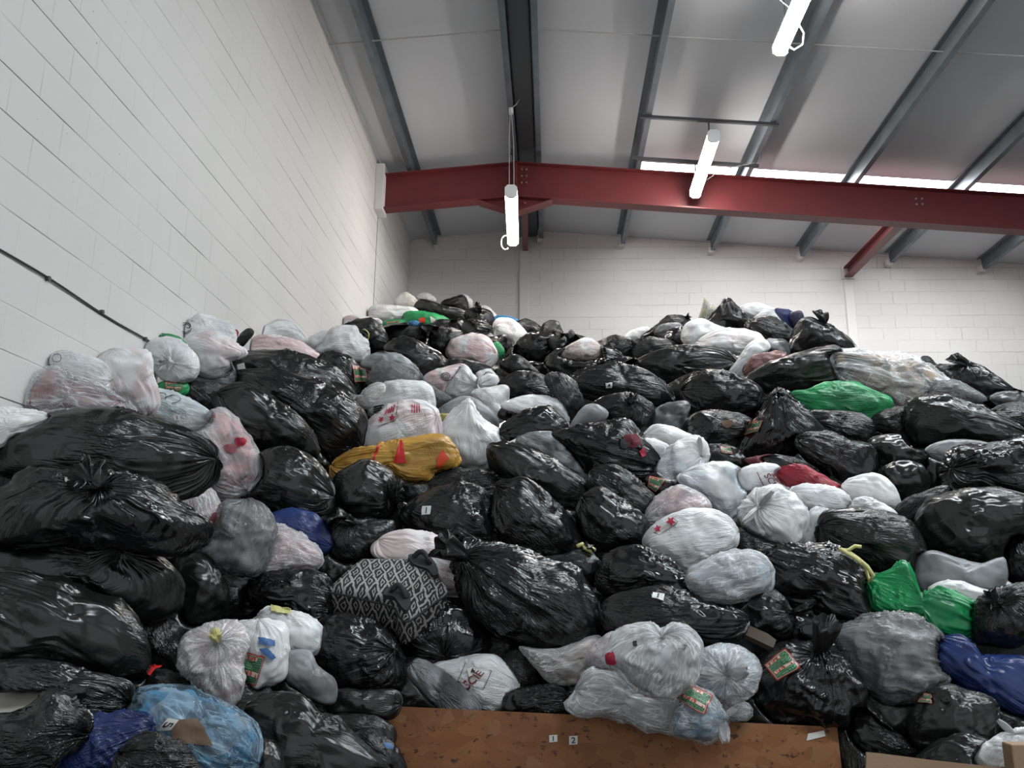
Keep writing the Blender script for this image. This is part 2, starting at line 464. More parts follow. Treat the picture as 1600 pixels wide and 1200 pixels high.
# red ties from the rafter back to the end-wall columns
def tie(x0, z0, x1, z1, label, w=.15):
    e = tag(empty('tie_beam', (x1, DY - .05, z1)), label, 'beam')
    b = MB()
    for (a0, a1, h0, h1) in ((-w / 2, w / 2, 0, .012), (-w / 2, w / 2, .17, .182), (-.006, .006, .012, .17)):
        A = [(x0 + a0, YB1, z0 + h0), (x0 + a1, YB1, z0 + h0), (x0 + a1, YB1, z0 + h1), (x0 + a0, YB1, z0 + h1)]
        B = [(x1 + a0, DY - .05, z1 + h0), (x1 + a1, DY - .05, z1 + h0), (x1 + a1, DY - .05, z1 + h1), (x1 + a0, DY - .05, z1 + h1)]
        b.loft(A, B)
    b.build('section', M['redox'], e)
    b = MB(); b.box(x1 - .11, x1 + .11, DY - .05, DY - .001, z1 - .03, z1 + .21)
    tag(b.build('end_plate', M['paint'], e), 'white painted end plate')
tie(-.42, EYE + 5.56, -.50, EYE + 6.12, 'short red tie beam behind the ridge lamp, running to the end wall', .10)
tie(5.06, EYE + 5.255, 5.30, EYE + 5.56, 'sloping red tie beam from the rafter down to the pale column')

# cross rails that carry the middle lamp
for k, (y, wd) in enumerate(((10.30, 'nearer'), (11.42, 'farther'))):
    xa, xb = 1.17, 2.98
    za, zb = zr(xa) - .205, zr(xb) - .205
    b = MB()
    A = [(xa, y - .02, za), (xa, y + .02, za), (xa, y + .02, za - .04), (xa, y - .02, za - .04)]
    b.loft(A, [(xb, py, z - za + zb) for _, py, z in A])
    tag(b.build('cross_rail', M['darkgalv'], origin=(xa, y, za)), 'dark steel cross rail under two purlins, the %s one over the middle lamp' % wd, 'rail', 'lamp cross rails')

# tube lamps
def lamp(p0, p1, label, hang):
    p0, p1 = np.array(p0), np.array(p1)
    e = tag(empty('tube_lamp', tuple(p0)), label, 'lamp', 'hanging tube lamps')
    d = (p1 - p0) / np.linalg.norm(p1 - p0)
    s = np.cross(d, (0, 0, 1.0)); s /= np.linalg.norm(s); u = np.cross(s, d)
    def ringat(p, prof): return [p + s * a + u * h for a, h in prof]
    body = [(-.082, .012), (-.082, .03), (-.05, .06), (.05, .06), (.082, .03), (.082, .012)]
    b = MB(); b.loft(ringat(p0, body), ringat(p1, body)); b.build('housing', M['plasticw'], e)
    diff = [(-.07, .012), (.07, .012), (.076, .0), (.078, -.03), (.055, -.075), (.02, -.092), (-.02, -.092), (-.055, -.075), (-.078, -.03), (-.076, .0)]
    b = MB(); b.loft(ringat(p0 + d * .03, diff), ringat(p1 - d * .03, diff)); b.build('diffuser', M['tube'], e)
    for q, dd in ((p0, -1), (p1, 1)):
        b = MB(); cap = [(-.08, -.06), (-.08, .045), (-.045, .08), (.045, .08), (.08, .045), (.08, -.06), (.04, -.095), (-.04, -.095)]
        b.loft(ringat(q - d * .0, cap), ringat(q + d * dd * .03, cap)); b.build('end_cap', M['plasticw'], e)
    for pts, r, nm, mt in hang:
        b = MB(); b.tube(pts, r, 6); b.build(nm, M[mt], e)
    return e
def arc(c, r, a0, a1, n=14, plane='xz', sx=1.0):
    return [(c[0] + sx * r * math.cos(t), c[1], c[2] + r * math.sin(t)) for t in np.linspace(a0, a1, n)]
z1 = EYE + 5.0
lamp((-.53, 10.05, z1), (-.575, 11.60, z1), 'lit tube lamp hung on long cords below the roof ridge', [
    ([(-.56, 10.2, z1 + .06), (-.57, 10.2, z1 + .8), (-.56, 10.2, RIDGE_Z - .33)], .006, 'hanging_cord', 'cable'),
    ([(-.50, 10.2, z1 + .06), (-.51, 10.2, z1 + .75), (-.545, 10.2, RIDGE_Z - .35)], .006, 'hanging_cord', 'cable'),
    ([(-.56, 11.45, z1 + .06), (-.56, 11.45, RIDGE_Z - 1.03)], .005, 'hanging_cord', 'cable'),
    ([(-.55, 10.2, RIDGE_Z - .36), (-.55, 10.2, RIDGE_Z - .28)], .035, 'ceiling_rose', 'plasticw'),
    ([(-.55, 10.2, RIDGE_Z - .28), (-.48, 10.2, RIDGE_Z - .22), (-.44, 10.2, RIDGE_Z - .14)], .006, 'supply_cable', 'cable'),
    (arc((-.68, 11.55, z1 - .06), .11, .3, 5.4, 16, sx=.6), .010, 'cable_loop', 'plasticw')])
z2 = EYE + 5.70
lamp((2.06, 9.98, z2), (2.08, 11.55, z2), 'lit tube lamp hung under the two dark cross rails', [
    ([(2.07, 10.30, z2 + .06), (2.07, 10.30, zr(2.07) - .24)], .011, 'hanger', 'darkgalv'),
    ([(2.07, 11.42, z2 + .06), (2.07, 11.42, zr(2.07) - .24)], .011, 'hanger', 'darkgalv'),
    ([(2.10, 11.5, z2 + .06), (2.45, 11.45, z2 + .30), (2.92, 11.38, zr(2.92) - .2), (2.96, 11.2, zr(2.92) - .05), (3.0, 11.3, zr(2.92) - .16), (2.95, 11.1, zr(2.92) - .12), (2.99, 11.0, zr(2.92) - .02)], .007, 'supply_cable', 'cable')])
lamp((2.46, 6.62, z2), (2.44, 8.17, z2), 'lit tube lamp cut off by the top of the picture', [
    ([(2.45, 6.8, z2 + .06), (2.45, 6.8, zr(2.45) - .01)], .008, 'hanger', 'darkgalv'),
    ([(2.45, 7.95, z2 + .06), (2.45, 7.95, zr(2.45) - .01)], .008, 'hanger', 'darkgalv'),
    ([(2.40, 7.6, z2 + .05), (2.30, 7.62, z2 + .18), (2.28, 7.4, z2 + .35), (2.36, 7.3, zr(2.4) - .05)], .008, 'supply_cable', 'cable'),
    ([(2.50, 7.75, z2 + .03), (2.63, 7.95, z2 + .02), (2.66, 8.10, z2 - .01), (2.58, 8.15, z2 - .04), (2.48, 8.12, z2 + .02)], .010, 'cable_loop', 'plasticw')])
# clamps beside the ridge
for x, y in ((-.585, 11.45), (-.20, 11.45)):
    b = MB(); b.box(x - .03, x + .03, y - .03, y + .03, zr(x) - .26, zr(x) - .17); b.tube([(x, y, zr(x) - .24), (x + .01, y, zr(x) - .40)], .010)
    tag(b.build('beam_clamp', M['darkcable'], origin=(x, y, zr(x) - .4)), 'small black clamp on the %s of the ridge purlins above the red rafter' % ('side-wall edge' if x < -.4 else 'rooflight edge'), 'clamp')
# wire pinned along a course of the side wall
zc = 1.3384 + .225 + EYE
e = tag(empty('wall_cable', (WX, 2.0, zc)), 'thin dark cable pinned along a joint of the side wall', 'cable')
b = MB(); b.tube([(WX + .008, y, zc + .012 + .006 * math.sin(y * 5) - .004 * abs(y % 1.2 - .6)) for y in np.linspace(-2, 6.6, 60)], .0055, 6); b.build('wire', M['darkcable'], e)
for y in np.arange(3.0, 6.6, .55):
    b = MB(); b.tube([(WX, y, zc + .012), (WX + .02, y, zc + .012)], .014, 8); b.build('clip', M['darkcable'], e)

# ------------------------------------------------------------------ noise for the plastic
_rng = np.random.default_rng(7)
_PERM = np.concatenate([_rng.permutation(512)] * 3)
_G = _rng.normal(size=(512, 3)); _G /= np.linalg.norm(_G, axis=1)[:, None]
def pnoise(P):
    i = np.floor(P).astype(int); f = P - i; i &= 255
    w = f * f * f * (f * (f * 6 - 15) + 10)
    out = 0
    for dx in (0, 1):
        hx = _PERM[i[:, 0] + dx]; wx = w[:, 0] if dx else 1 - w[:, 0]
        for dy in (0, 1):
            hy = _PERM[hx + i[:, 1] + dy]; wy = wx * (w[:, 1] if dy else 1 - w[:, 1])
            for dz in (0, 1):
                g = _G[_PERM[hy + i[:, 2] + dz] & 511]
                out = out + wy * (w[:, 2] if dz else 1 - w[:, 2]) * ((f[:, 0] - dx) * g[:, 0] + (f[:, 1] - dy) * g[:, 1] + (f[:, 2] - dz) * g[:, 2])
    return out * 1.6
def ridged(P): return 1 - np.abs(pnoise(P)) * 1.6
def sstep(x, a, b):
    t = np.clip((x - a) / (b - a), 0, 1); return t * t * (3 - 2 * t)

# ------------------------------------------------------------------ the heap: how far its face stands from the eye
_FACE = [(0,1150,3.2),(300,1150,3.6),(500,1150,4.1),(700,1150,4.75),(1000,1150,4.55),(1300,1150,4.75),(1600,1150,4.3),
 (0,1000,3.6),(300,1000,4.3),(600,1000,4.85),(900,1000,4.95),(1050,1000,4.65),(1300,1000,4.85),(1600,1000,4.9),
 (0,900,3.75),(300,900,4.6),(600,900,5.1),(900,900,5.2),(1200,900,5.25),(1600,900,5.2),
 (0,800,3.8),(300,800,4.8),(600,800,5.5),(900,800,5.6),(1200,800,5.7),(1600,800,5.6),
 (0,700,3.9),(200,700,4.4),(400,700,5.4),(600,700,6.1),(900,700,6.3),(1200,700,6.4),(1600,700,6.2),
 (0,600,4.05),(150,600,4.9),(280,600,5.5),(450,600,6.5),(600,600,7.0),(900,600,7.4),(1200,600,7.6),(1500,600,7.8),
 (300,550,5.65),(450,550,7.4),(600,550,8.3),(900,550,9.6),(1200,550,8.9),(1500,550,9.0),
 (290,505,5.8),(480,510,8.7),(600,510,10.5),(850,510,12.3),(1000,510,12.0),(1200,510,9.9),(590,470,11.8),(700,470,13.0),(1140,470,10.6),(1600,560,9.0)]
_FP = np.array(_FACE, float)
def _rb(a, b): return np.sqrt(((a[:, None, :2] - b[None, :, :2]) ** 2).sum(-1) + 40 ** 2) / 400
_FC = np.linalg.solve(_rb(_FP, _FP) + 1e-3 * np.eye(len(_FP)), np.log(_FP[:, 2]) - np.log(6.0))
def face(u, v):
    return float(6.0 * np.exp(_rb(np.array([[u, v]], float), _FP) @ _FC)[0])

TILE = dict(A=(0, 450), B=(400, 450), C=(800, 450), D=(1200, 450), E=(0, 700), F=(400, 700), G=(800, 700), H=(1200, 700),
            I=(0, 900), J=(400, 900), K=(800, 900), L=(1200, 900), P=None)
def topx(t, s):
    a = np.array([[float(c) for c in q.split(',')] for q in s.split()])
    return a if TILE[t] is None else a / 4 + np.array(TILE[t])

def smooth_loop(P, n=10):
    out = []
    for i in range(len(P)):
        p0, p1, p2, p3 = P[i - 1], P[i], P[(i + 1) % len(P)], P[(i + 2) % len(P)]
        for t in np.arange(n) / n:
            out.append(.5 * (2 * p1 + (p2 - p0) * t + (2 * p0 - 5 * p1 + 4 * p2 - p3) * t * t + (3 * p1 - p0 - 3 * p2 + p3) * t ** 3))
    return np.array(out)

NAMES = dict(k='black_bin_bag', m='black_refuse_sack', g='grey_bin_bag', s='grey_refuse_sack', w='white_bin_bag', p='white_plastic_sack', x='coloured_plastic_sack',
             c='clear_plastic_bag', t='thin_white_bag', bl='blue_clear_bag', gc='grey_clear_bag')
GROUPS = dict(k='black bags in the heap', m='black bags in the heap', g='grey bags in the heap', s='grey bags in the heap', w='white bags in the heap', p='white bags in the heap',
              x='coloured bags in the heap', c='clear bags in the heap', t='white bags in the heap', bl='clear bags in the heap', gc='clear bags in the heap')
TINT = dict(grey=(.46, .48, .50), pink=(.62, .26, .28), blue=(.36, .45, .54), rose=(.62, .42, .43), teal=(.16, .30, .34), dark=(.10, .10, .12), brown=(.28, .17, .11), tan=(.42, .30, .21),
            cream=(.55, .50, .40), mixed=(.26, .07, .08), green=(.03, .32, .11), emerald=(.004, .27, .08), navy=(.018, .030, .13), royal=(.022, .045, .17), red=(.34, .02, .04), maroon=(.10, .008, .02),
            orange=(.58, .32, .06), yellow=(.45, .40, .10), sky=(.04, .24, .48), lake=(.05, .19, .33), violet=(.03, .025, .06), brownpink=(.26, .13, .12), rust=(.28, .09, .05))
BAGS = []
def bag(tile, kind, pts, label, k=None, o=0.0, d=0.0, c=.8, col='grey', tuft=None, wr=1.0, name=None, box=1.0, lump=1.0, grow=1.05, kd=0.0):
    BAGS.append(dict(tile=tile, kind=kind, pts=topx(tile, pts), label=label, k=None if k is None else topx(tile, k)[0], o=o, d=d, c=c, col=TINT[col],
                     tuft=tuft, wr=wr, name=name, box=box, lump=lump, grow=grow, kd=kd, parts=[]))
    return BAGS[-1]
# ---- along the side wall
bag('A','p','-200,760 0,748 150,765 290,805 200,870 60,940 0,1000 -200,1000','plain white sack cut by the frame edge, lowest against the side wall',c=.6)
bag('A','c','10,730 60,640 200,540 330,500 500,560 640,620 760,720 830,790 700,830 400,840 260,810 110,750','see-through bag of dark red and navy clothes beside the side wall',o=.2,col='mixed')
bag('A','w','245,510 290,430 400,395 530,420 640,470 675,550 650,640 560,640 420,600 300,560','small white bag with a pen-drawn 10, touching the side wall',o=-.1)
bag('A','w','615,460 700,400 870,385 945,430 960,560 985,720 900,790 800,760 660,660 660,540','upright boxy white bag with a pale blue and pink load by the side wall',col='rose',c=.7,box=.9)
bag('A','w','870,370 960,325 1080,320 1170,370 1235,470 1220,560 1150,590 1060,585 1000,560 960,510 920,430','white bag by the side wall with pleats radiating from its centre knot',k='1070,470',o=.2,tuft='flare')
bag('A','x','975,300 1020,285 1100,300 1160,350 1100,400 1000,360','scrap of green bag peeping above the knotted white bag by the side wall',col='green',o=-.3)
bag('A','w','1080,280 1110,230 1190,200 1240,165 1300,180 1420,220 1460,290 1440,360 1300,350 1140,350','white bag with pen scribbles on its end, highest of the group by the side wall')
bag('A','w','1145,350 1200,290 1320,270 1420,310 1480,360 1540,410 1440,450 1440,510 1330,560 1240,540 1200,440','large white bag draped over a dark one, below the pen-scribbled bag',o=.2,col='rose')
bag('A','g','1215,490 1330,440 1440,470 1460,600 1350,640 1230,610','dark grey bag directly under the draped large white bag',o=.05)
bag('A','k','1480,340 1500,290 1550,255 1585,275 1560,320 1510,370','black twisted bag neck standing up beside the pen-scribbled white bag',o=.1,c=1)
bag('A','x','1440,290 1470,260 1490,280 1480,310 1450,320','tiny red cloth scrap beside the pen-scribbled white bag',name='cloth_scrap',col='red',o=.1)
bag('A','x','990,600 1060,575 1140,585 1175,615 1150,670 1050,660 1000,640','small green and orange printed bag under the knotted white bag',col='green',o=.1)
bag('A','w','820,770 950,650 1040,640 1160,685 1300,780 1260,860 1180,900 1060,880 920,830','white bag numbered 1 with a pen loop, above the biggest black sack',o=.1,col='teal')
bag('A','k','1160,580 1250,570 1370,600 1400,700 1380,800 1290,800 1190,700 1140,650','wrinkled black bag wedged behind the white bag numbered 1')
bag('P','m','350,572 375,553 450,550 515,572 548,610 548,650 480,640 400,620 362,610','matt black sack with a small paper tag, lying across under the pink-spotted white bags',o=-.1)
bag('P','m','2,705 18,680 60,658 120,642 175,638 230,655 290,675 325,695 338,715 332,742 318,758 270,778 200,775 100,750 40,742 5,730','biggest black sack, long and smooth, lying below the bags at the side wall',o=.35,k='336,716',tuft='none',c=.75)
bag('P','t','294,672 320,648 350,645 375,665 395,690 408,720 405,745 385,768 355,776 335,770 325,735 315,700 300,690','white bag of pink and floral clothes at the end of the biggest black sack',o=.1,col='pink')
bag('P','m','335,620 380,602 420,618 470,652 492,690 488,710 440,708 395,698 360,672','long black sack pointing down towards the grey dome-shaped one',o=.35,c=.75)
bag('P','k','378,590 425,581 463,588 507,600 545,622 566,642 572,664 560,700 540,728 515,722 490,690 450,660 410,640 385,620','large black bag with a pale worn patch, behind the long black sack',wr=.8)
# ---- upper bags towards the corner
bag('B','w','-80,330 0,270 110,212 200,207 275,270 310,340 200,350 40,330','crumpled white bag at the top of the group touching the side wall',o=-.2)
bag('B','w','-90,410 0,310 120,300 230,320 330,370 395,430 370,475 250,460 100,440 -40,440','white bag with a pink spot of clothes over the matt black sack',col='pink',o=.15)
bag('B','w','310,340 390,280 470,275 460,370 385,400','pale bag squeezed between the pink-spotted bag and the bulging white one')
bag('B','k','425,340 460,265 520,242 580,260 500,340 450,370','black bag peeping over the bulging white bag',o=-.1)
bag('B','w','380,395 430,340 470,260 560,235 620,245 640,290 690,340 707,420 680,475 560,460 440,420','bulging white bag with a peaked top and tight folds',o=.2)
bag('B','k','560,245 650,198 740,197 800,255 825,330 790,380 690,360 640,290','black bag with a loop of string on its side, under the pink-white bag',o=.1)
bag('B','w','535,240 550,188 600,172 700,182 760,200 650,230','flat pink and white bag against the side wall near the corner',col='pink',o=-.1)
bag('B','p','725,205 750,188 780,200 785,225 740,225','tiny white bag resting on the looped-string black bag')
bag('B','w','710,190 725,120 800,105 900,115 985,130 1005,175 900,205 780,210','wide pale bag in the corner under the cream one',o=.1)
bag('B','w','865,120 890,50 940,25 990,60 1020,115 960,140','cream bag at the very top of the heap in the corner',col='cream')
bag('B','w','995,65 1050,27 1100,45 1125,85 1060,105','striped white bag next to the cream one at the heap top',col='dark')
bag('B','m','995,130 1020,80 1060,73 1180,110 1330,150 1340,210 1230,205 1090,170','long flat black bag at the heap top above the green printed pack',o=.1,c=.7)
bag('B','x','925,205 950,153 1060,148 1150,172 1195,200 1110,245 1000,230','green printed pack with an orange square near the heap top',name='plastic_pack',col='green',o=.2,c=.6)
bag('B','k','1160,95 1240,55 1300,50 1320,130 1230,130','black bag with a white top on the skyline, beyond the long flat one')
bag('B','w','1265,60 1310,43 1352,80 1345,125 1300,130','round white bag on the skyline joined to a black one',o=.1)
bag('B','w','1380,130 1440,113 1485,150 1510,200 1430,190','pale bag behind the topmost knotted black one')
bag('B','k','1310,150 1380,123 1450,140 1485,190 1465,260 1390,285 1330,240','topmost knotted black bag beside the blue plastic',k='1400,140',tuft='flare',o=.1)
bag('P','p','768,522 778,500 800,500 823,520 828,530 818,542 800,550 774,535','white and pink bag under the bright blue plastic',col='rose',o=.15)
bag('P','x','772,499 790,494 810,500 824,514 816,522 800,512','bright blue plastic on the heap top',name='plastic_wrapper',col='sky',o=.1,c=.5)
bag('B','x','795,240 820,203 900,198 945,225 900,255','green and white printed bag below the wide pale bag in the corner',col='emerald',o=.1)
bag('B','x','955,215 1000,203 1045,240 1025,265 975,245','small blue wrapper on top of black bags near the heap top',name='plastic_wrapper',col='sky',o=.35)
bag('B','p','1040,235 1110,238 1095,268 1050,265','small white wrapper beside the blue wrapper',name='plastic_wrapper',o=.35)
bag('B','k','1100,250 1130,205 1200,198 1265,225 1270,270 1180,280','small black bag below the green printed pack',o=.1)
bag('B','w','1240,225 1290,198 1340,220 1380,275 1330,295 1270,260','crumpled white bag beside the topmost knotted black one',o=.1)
bag('B','m','815,300 840,250 920,240 1030,250 1050,320 960,350 850,350','flat black bag under the small blue wrapper',o=.1)
bag('B','k','1085,310 1120,255 1200,245 1285,285 1250,385 1200,450 1120,410','shiny upright black bag behind the faceted pink-white one',o=.1)
bag('B','k','810,370 880,322 960,316 1060,358 1155,420 1185,485 1120,570 1020,590 920,470 835,410','large shiny black bag in the middle of the corner slope',o=.2)
bag('B','w','1195,390 1240,320 1350,288 1440,308 1492,380 1498,445 1440,495 1340,460 1230,450','faceted white bag with pink clothes showing at its front',col='pink',o=.25)
bag('B','w','1360,300 1400,270 1460,280 1480,320 1420,330','pinkish white bag end behind the faceted one',col='rose')
bag('B','k','1410,320 1500,300 1560,296 1610,330 1610,420 1550,410 1490,370','black bag with finger-like tied ends beyond the faceted one',k='1570,330',tuft='ears',o=.05)
bag('B','x','1475,360 1520,345 1555,400 1530,440 1490,430','narrow green and white printed bag at the faceted bag\'s side',col='green',o=.1)
bag('B','k','1160,470 1240,440 1340,455 1430,480 1490,530 1400,560 1250,530','black bag lying under the faceted white one')
bag('B','g','660,480 720,420 820,403 920,428 995,500 1020,580 900,540 740,520','grey-black bag behind the see-through bag with the twisted neck')
bag('B','k','385,460 440,412 520,410 610,450 650,540 650,670 580,670 540,600 470,520','black bag with a green and red charity sticker, behind the bulging white one',o=.05)
bag('B','gc','700,570 740,490 790,458 880,478 960,530 1010,580 900,610 820,610 760,640 710,610','see-through grey bag of dark clothes above the big white printed ones',o=.15,col='dark')
bag('B','t','600,670 640,690 680,630 760,590 810,620 775,700 700,755 640,740 610,700','long clear bag neck stuffed with tan cloth, sticking out sideways',col='tan',o=.2,k='610,680',tuft='flare',c=.9)
bag('B','w','715,750 770,660 820,590 950,578 1060,600 1105,655 1110,750 1000,760 860,770 740,800','large greyish white bag stacked over the red-printed one')
bag('B','w','630,1010 665,880 760,790 860,725 980,703 1090,740 1135,810 1140,930 1060,990 900,1020 760,1040','large white bag with red star prints, above the orange carrier bag',col='rose',wr=.7)
bag('B','x','485,1165 510,1095 640,1020 780,985 900,943 1050,928 1170,943 1240,1050 1232,1105 1110,1140 1080,1195 960,1210 860,1175 790,1110 700,1100 600,1130 520,1190','crumpled orange carrier bag with red patches',col='orange',o=.3,c=.6,wr=1.5)
bag('B','p','1135,930 1190,820 1260,760 1330,713 1380,790 1480,860 1590,930 1600,1000 1500,1010 1480,1110 1380,1150 1280,1110 1200,1040','big bright white bag with a pointed peak beside the orange carrier bag',k='1330,725',tuft='none')
bag('B','s','1125,800 1200,720 1320,680 1440,740 1515,830 1490,890 1390,850 1300,800 1240,800','smooth dark grey bag behind the peaked white one')
bag('B','w','1185,650 1230,570 1290,488 1325,500 1385,560 1480,540 1505,600 1440,650 1390,690 1310,700 1220,700','white bag cinched by a front knot, above the smooth dark grey bag',k='1385,605',tuft='ears',o=.2)
bag('B','w','1360,650 1470,620 1565,615 1575,690 1545,810 1500,830 1440,750 1360,700','white bag with a dark load below the cinched white one',col='dark',o=.25)
bag('B','w','1045,595 1080,530 1200,493 1300,488 1260,580 1190,660 1130,650','pink and white bag with a pen spiral on its face',col='pink',o=.05)
bag('B','w','1380,540 1460,508 1505,560 1505,620 1430,620','greyish white bag with dark pen rings behind the cinched bag',o=-.05)
bag('B','g','1050,600 1140,640 1220,690 1195,740 1120,800 1090,700','narrow grey-black bag between the greyish white bag and the cinched one')
bag('B','x','1120,830 1140,790 1200,790 1215,830 1150,880','yellow printed corner behind the peaked white bag',col='yellow',o=-.1)
# ---- centre, upper
bag('C','k','-60,270 40,205 100,198 165,235 180,300 60,310','rounded black bag next to the bright blue plastic on the skyline')
bag('C','k','175,295 195,230 240,203 290,218 312,300 250,320','domed black bag standing alone on the central skyline')
bag('C','k','320,330 350,280 375,262 412,325 370,350','small pointed black bag on the dip of the skyline')
bag('C','k','20,390 80,295 170,275 255,300 265,390 200,450 100,450','black bag in front of the domed skyline bag',o=.1)
bag('C','k','235,310 300,285 345,330 355,400 280,430 240,380','upright black bag below the domed skyline bag',o=.05)
bag('C','w','305,420 370,350 460,313 520,340 555,385 550,440 440,460 380,450','crinkled white bag with rusty stripes in the dip of the heap',col='rust',o=.1)
bag('C','k','520,360 620,297 700,308 755,340 725,400 690,440 560,435','creased black bag beside the rusty-striped white one')
bag('C','w','695,320 750,265 830,248 860,275 800,330','crinkled whitish bag rising to the far skyline')
bag('C','k','812,310 900,235 970,178 1060,173 1110,200 1095,255 1000,280 900,310','black bag climbing to the skyline with a stubby tied end',k='1095,180',tuft='flare')
bag('C','g','895,290 930,230 1040,222 1060,270 960,310','grey-topped bag lying on the climbing black one',o=.15)
bag('C','k','945,330 990,260 1060,245 1100,290 1085,380 980,390','black bag between the grey-topped bag and the round white one',o=.1)
bag('C','c','1165,200 1190,110 1205,50 1232,90 1282,130 1245,200 1200,215','clear cone-shaped bag with a yellow load on the skyline',col='yellow',c=.9)
bag('C','k','1215,215 1290,130 1345,66 1400,110 1455,160 1510,225 1490,275 1400,275 1290,262','peaked black bag on the skyline beside the clear cone',o=.05,k='1345,72',tuft='none')
bag('C','w','1420,140 1500,95 1590,110 1680,150 1640,200 1520,200','pale crumpled bag behind the peaked black one')
bag('C','p','1062,300 1100,220 1180,193 1260,228 1325,270 1240,340 1180,365 1105,365','smooth round white sack below the peaked black bag',o=.05)
bag('C','p','1160,360 1230,293 1310,258 1440,258 1530,288 1570,335 1510,370 1480,405 1380,420 1270,395','wide white and pink sack in front of the smooth round one',col='rose',o=.2)
bag('P','k','1165,508 1200,493 1235,513 1242,535 1210,542 1180,528','black bag lying behind the wide white and pink sack')
bag('C','m','730,490 820,430 940,383 1060,362 1200,362 1335,400 1410,470 1380,530 1250,540 1100,560 980,610 890,580 790,520','very long black sack stretched across the upper heap below the white sacks',o=.25,c=.75)
bag('C','k','700,395 760,340 850,308 960,328 1030,375 900,430 800,465 730,450','glossy black bag above the very long sack')
bag('C','k','370,595 440,528 560,488 680,478 820,508 925,580 995,660 1004,728 930,750 830,710 680,710 520,700 430,660','long black bag with a white number sticker on its side',o=.25)
bag('C','k','1090,610 1180,528 1280,513 1400,538 1525,600 1565,660 1545,760 1440,820 1300,810 1150,790 1085,710','very glossy barrel-shaped black bag at mid height',o=.2)
bag('C','m','960,630 1060,560 1170,528 1180,620 1110,730 1000,730','black bag tucked behind the glossy barrel-shaped one')
bag('C','k','-90,630 0,538 100,523 205,560 265,640 255,700 120,720 -10,710','rounded black bag above the grey-white one at mid height',o=.2)
bag('C','k','-70,490 0,423 60,428 130,490 170,540 60,560','ridged black bag behind the rounded one at mid height')
bag('C','k','205,565 300,538 385,580 435,680 445,760 360,845 310,780 270,690','upright shiny black bag beside the tagged long bag')
bag('C','w','-60,740 60,683 200,678 300,720 335,800 330,890 220,870 100,800','smooth greyish white bag hung with a black one at mid height')
bag('C','k','-80,790 0,700 100,688 185,735 140,800 0,830','crinkled black bag over the smooth greyish white one',o=.2)
bag('C','k','-60,880 60,780 200,738 290,788 350,870 290,930 120,960 -20,980','black bag with silky folds, below the smooth greyish white one',o=.1)
bag('C','s','365,870 440,750 520,728 595,780 560,840 470,890 390,890','small smooth light grey bag by itself among black ones',o=.1,wr=.6)
bag('C','k','500,730 620,668 760,665 855,715 888,790 860,870 760,890 680,860 580,810','black bag with a front knot under the tagged long bag',k='735,705',tuft='flare',o=.15)
bag('C','g','880,820 930,735 1085,715 1085,790 1030,900 920,890','filmy grey bag beside the front-knotted black one',wr=1.3)
bag('C','k','1090,850 1170,775 1350,780 1490,835 1465,940 1330,1000 1200,1000 1110,930','black bag with a torn gap showing tan cloth',o=.05)
bag('P','k','1152,708 1165,678 1190,643 1215,614 1242,630 1272,655 1290,682 1250,698 1230,715 1190,722 1162,718','pyramid-shaped black bag with a green and orange sticker low on its flank',k='1215,618',tuft='none',wr=1.3,o=.1)
bag('C','g','40,960 150,908 280,915 400,1000 475,1100 470,1190 340,1150 200,1070 100,1000','smoky black bag behind the long diagonal black sack')
bag('C','p','-30,980 60,935 130,960 200,1050 100,1060 0,1030','white corner running out from the peaked white bag')
bag('C','k','265,910 420,870 600,848 730,843 805,950 875,1040 905,1140 780,1190 640,1170 560,1200 470,1150 390,1040 310,960','big black bag burst open with dark red clothes inside',o=.1,wr=1.2)
bag('P','m','766,702 780,697 800,695 850,710 890,733 924,765 922,790 890,792 850,782 800,752 772,732','long smooth black sack lying diagonally in the centre',o=.15,c=.8)
bag('C','p','825,940 880,868 960,857 1080,898 1140,945 1050,1010 900,990','cream-white sack above the knotted translucent bag')
bag('C','w','780,970 880,943 990,1000 940,1080 850,1060','small white printed bag behind the knotted translucent one')
bag('C','w','890,1140 940,1040 1040,958 1140,928 1215,975 1225,1060 1200,1110 1120,1170 1060,1215 990,1225 915,1200','translucent white bag gathered into a big knot at its side',k='1205,1040',tuft='ears',col='blue',o=.15)
bag('G','w','1050,210 1110,150 1200,108 1330,92 1425,130 1458,220 1445,310 1370,430 1280,400 1180,310','pale blue-white bag between two knotted white ones',col='blue')
bag('C','k','1200,1010 1290,980 1400,1000 1470,1080 1440,1130 1300,1120','small black bag with a green print near the red film bag',wr=1.3)
bag('C','x','1450,1080 1530,1050 1640,1045 1660,1100 1560,1130','dark red bag behind the white sack printed SCIE',col='maroon')
# ---- right, upper
bag('D','x','45,140 90,132 135,138 165,170 185,255 120,240','dark navy cloth bundle on the skyline',name='cloth_bundle',col='navy',c=.6)
bag('D','x','135,165 175,145 212,148 224,200 170,240','purple cloth bundle on the skyline next to the navy one',name='cloth_bundle',col='violet',c=.6,o=.05)
bag('D','w','-90,200 0,138 70,148 125,200 130,250 30,250','striped white bag under the navy cloth bundle',col='dark')
bag('D','k','120,410 160,290 200,208 270,188 330,215 400,240 470,290 530,350 535,420 400,430 250,430','tall dark bag with one pointed ear, highest beside the pale column',k='348,210',tuft='flare',wr=.8)
bag('D','g','-20,380 0,325 110,330 130,420 40,420','pale grey crumple under the tall eared bag')
bag('D','m','-130,560 0,470 120,428 280,383 420,378 455,450 475,580 380,620 200,640 0,660 -110,620','wide black bag between the wide white sack and the clear film bag',o=.15)
bag('C','x','1455,520 1500,430 1600,405 1700,425 1620,490 1500,545','open bag showing folded brown-pink cloth',col='brownpink',o=.05,wr=1.8)
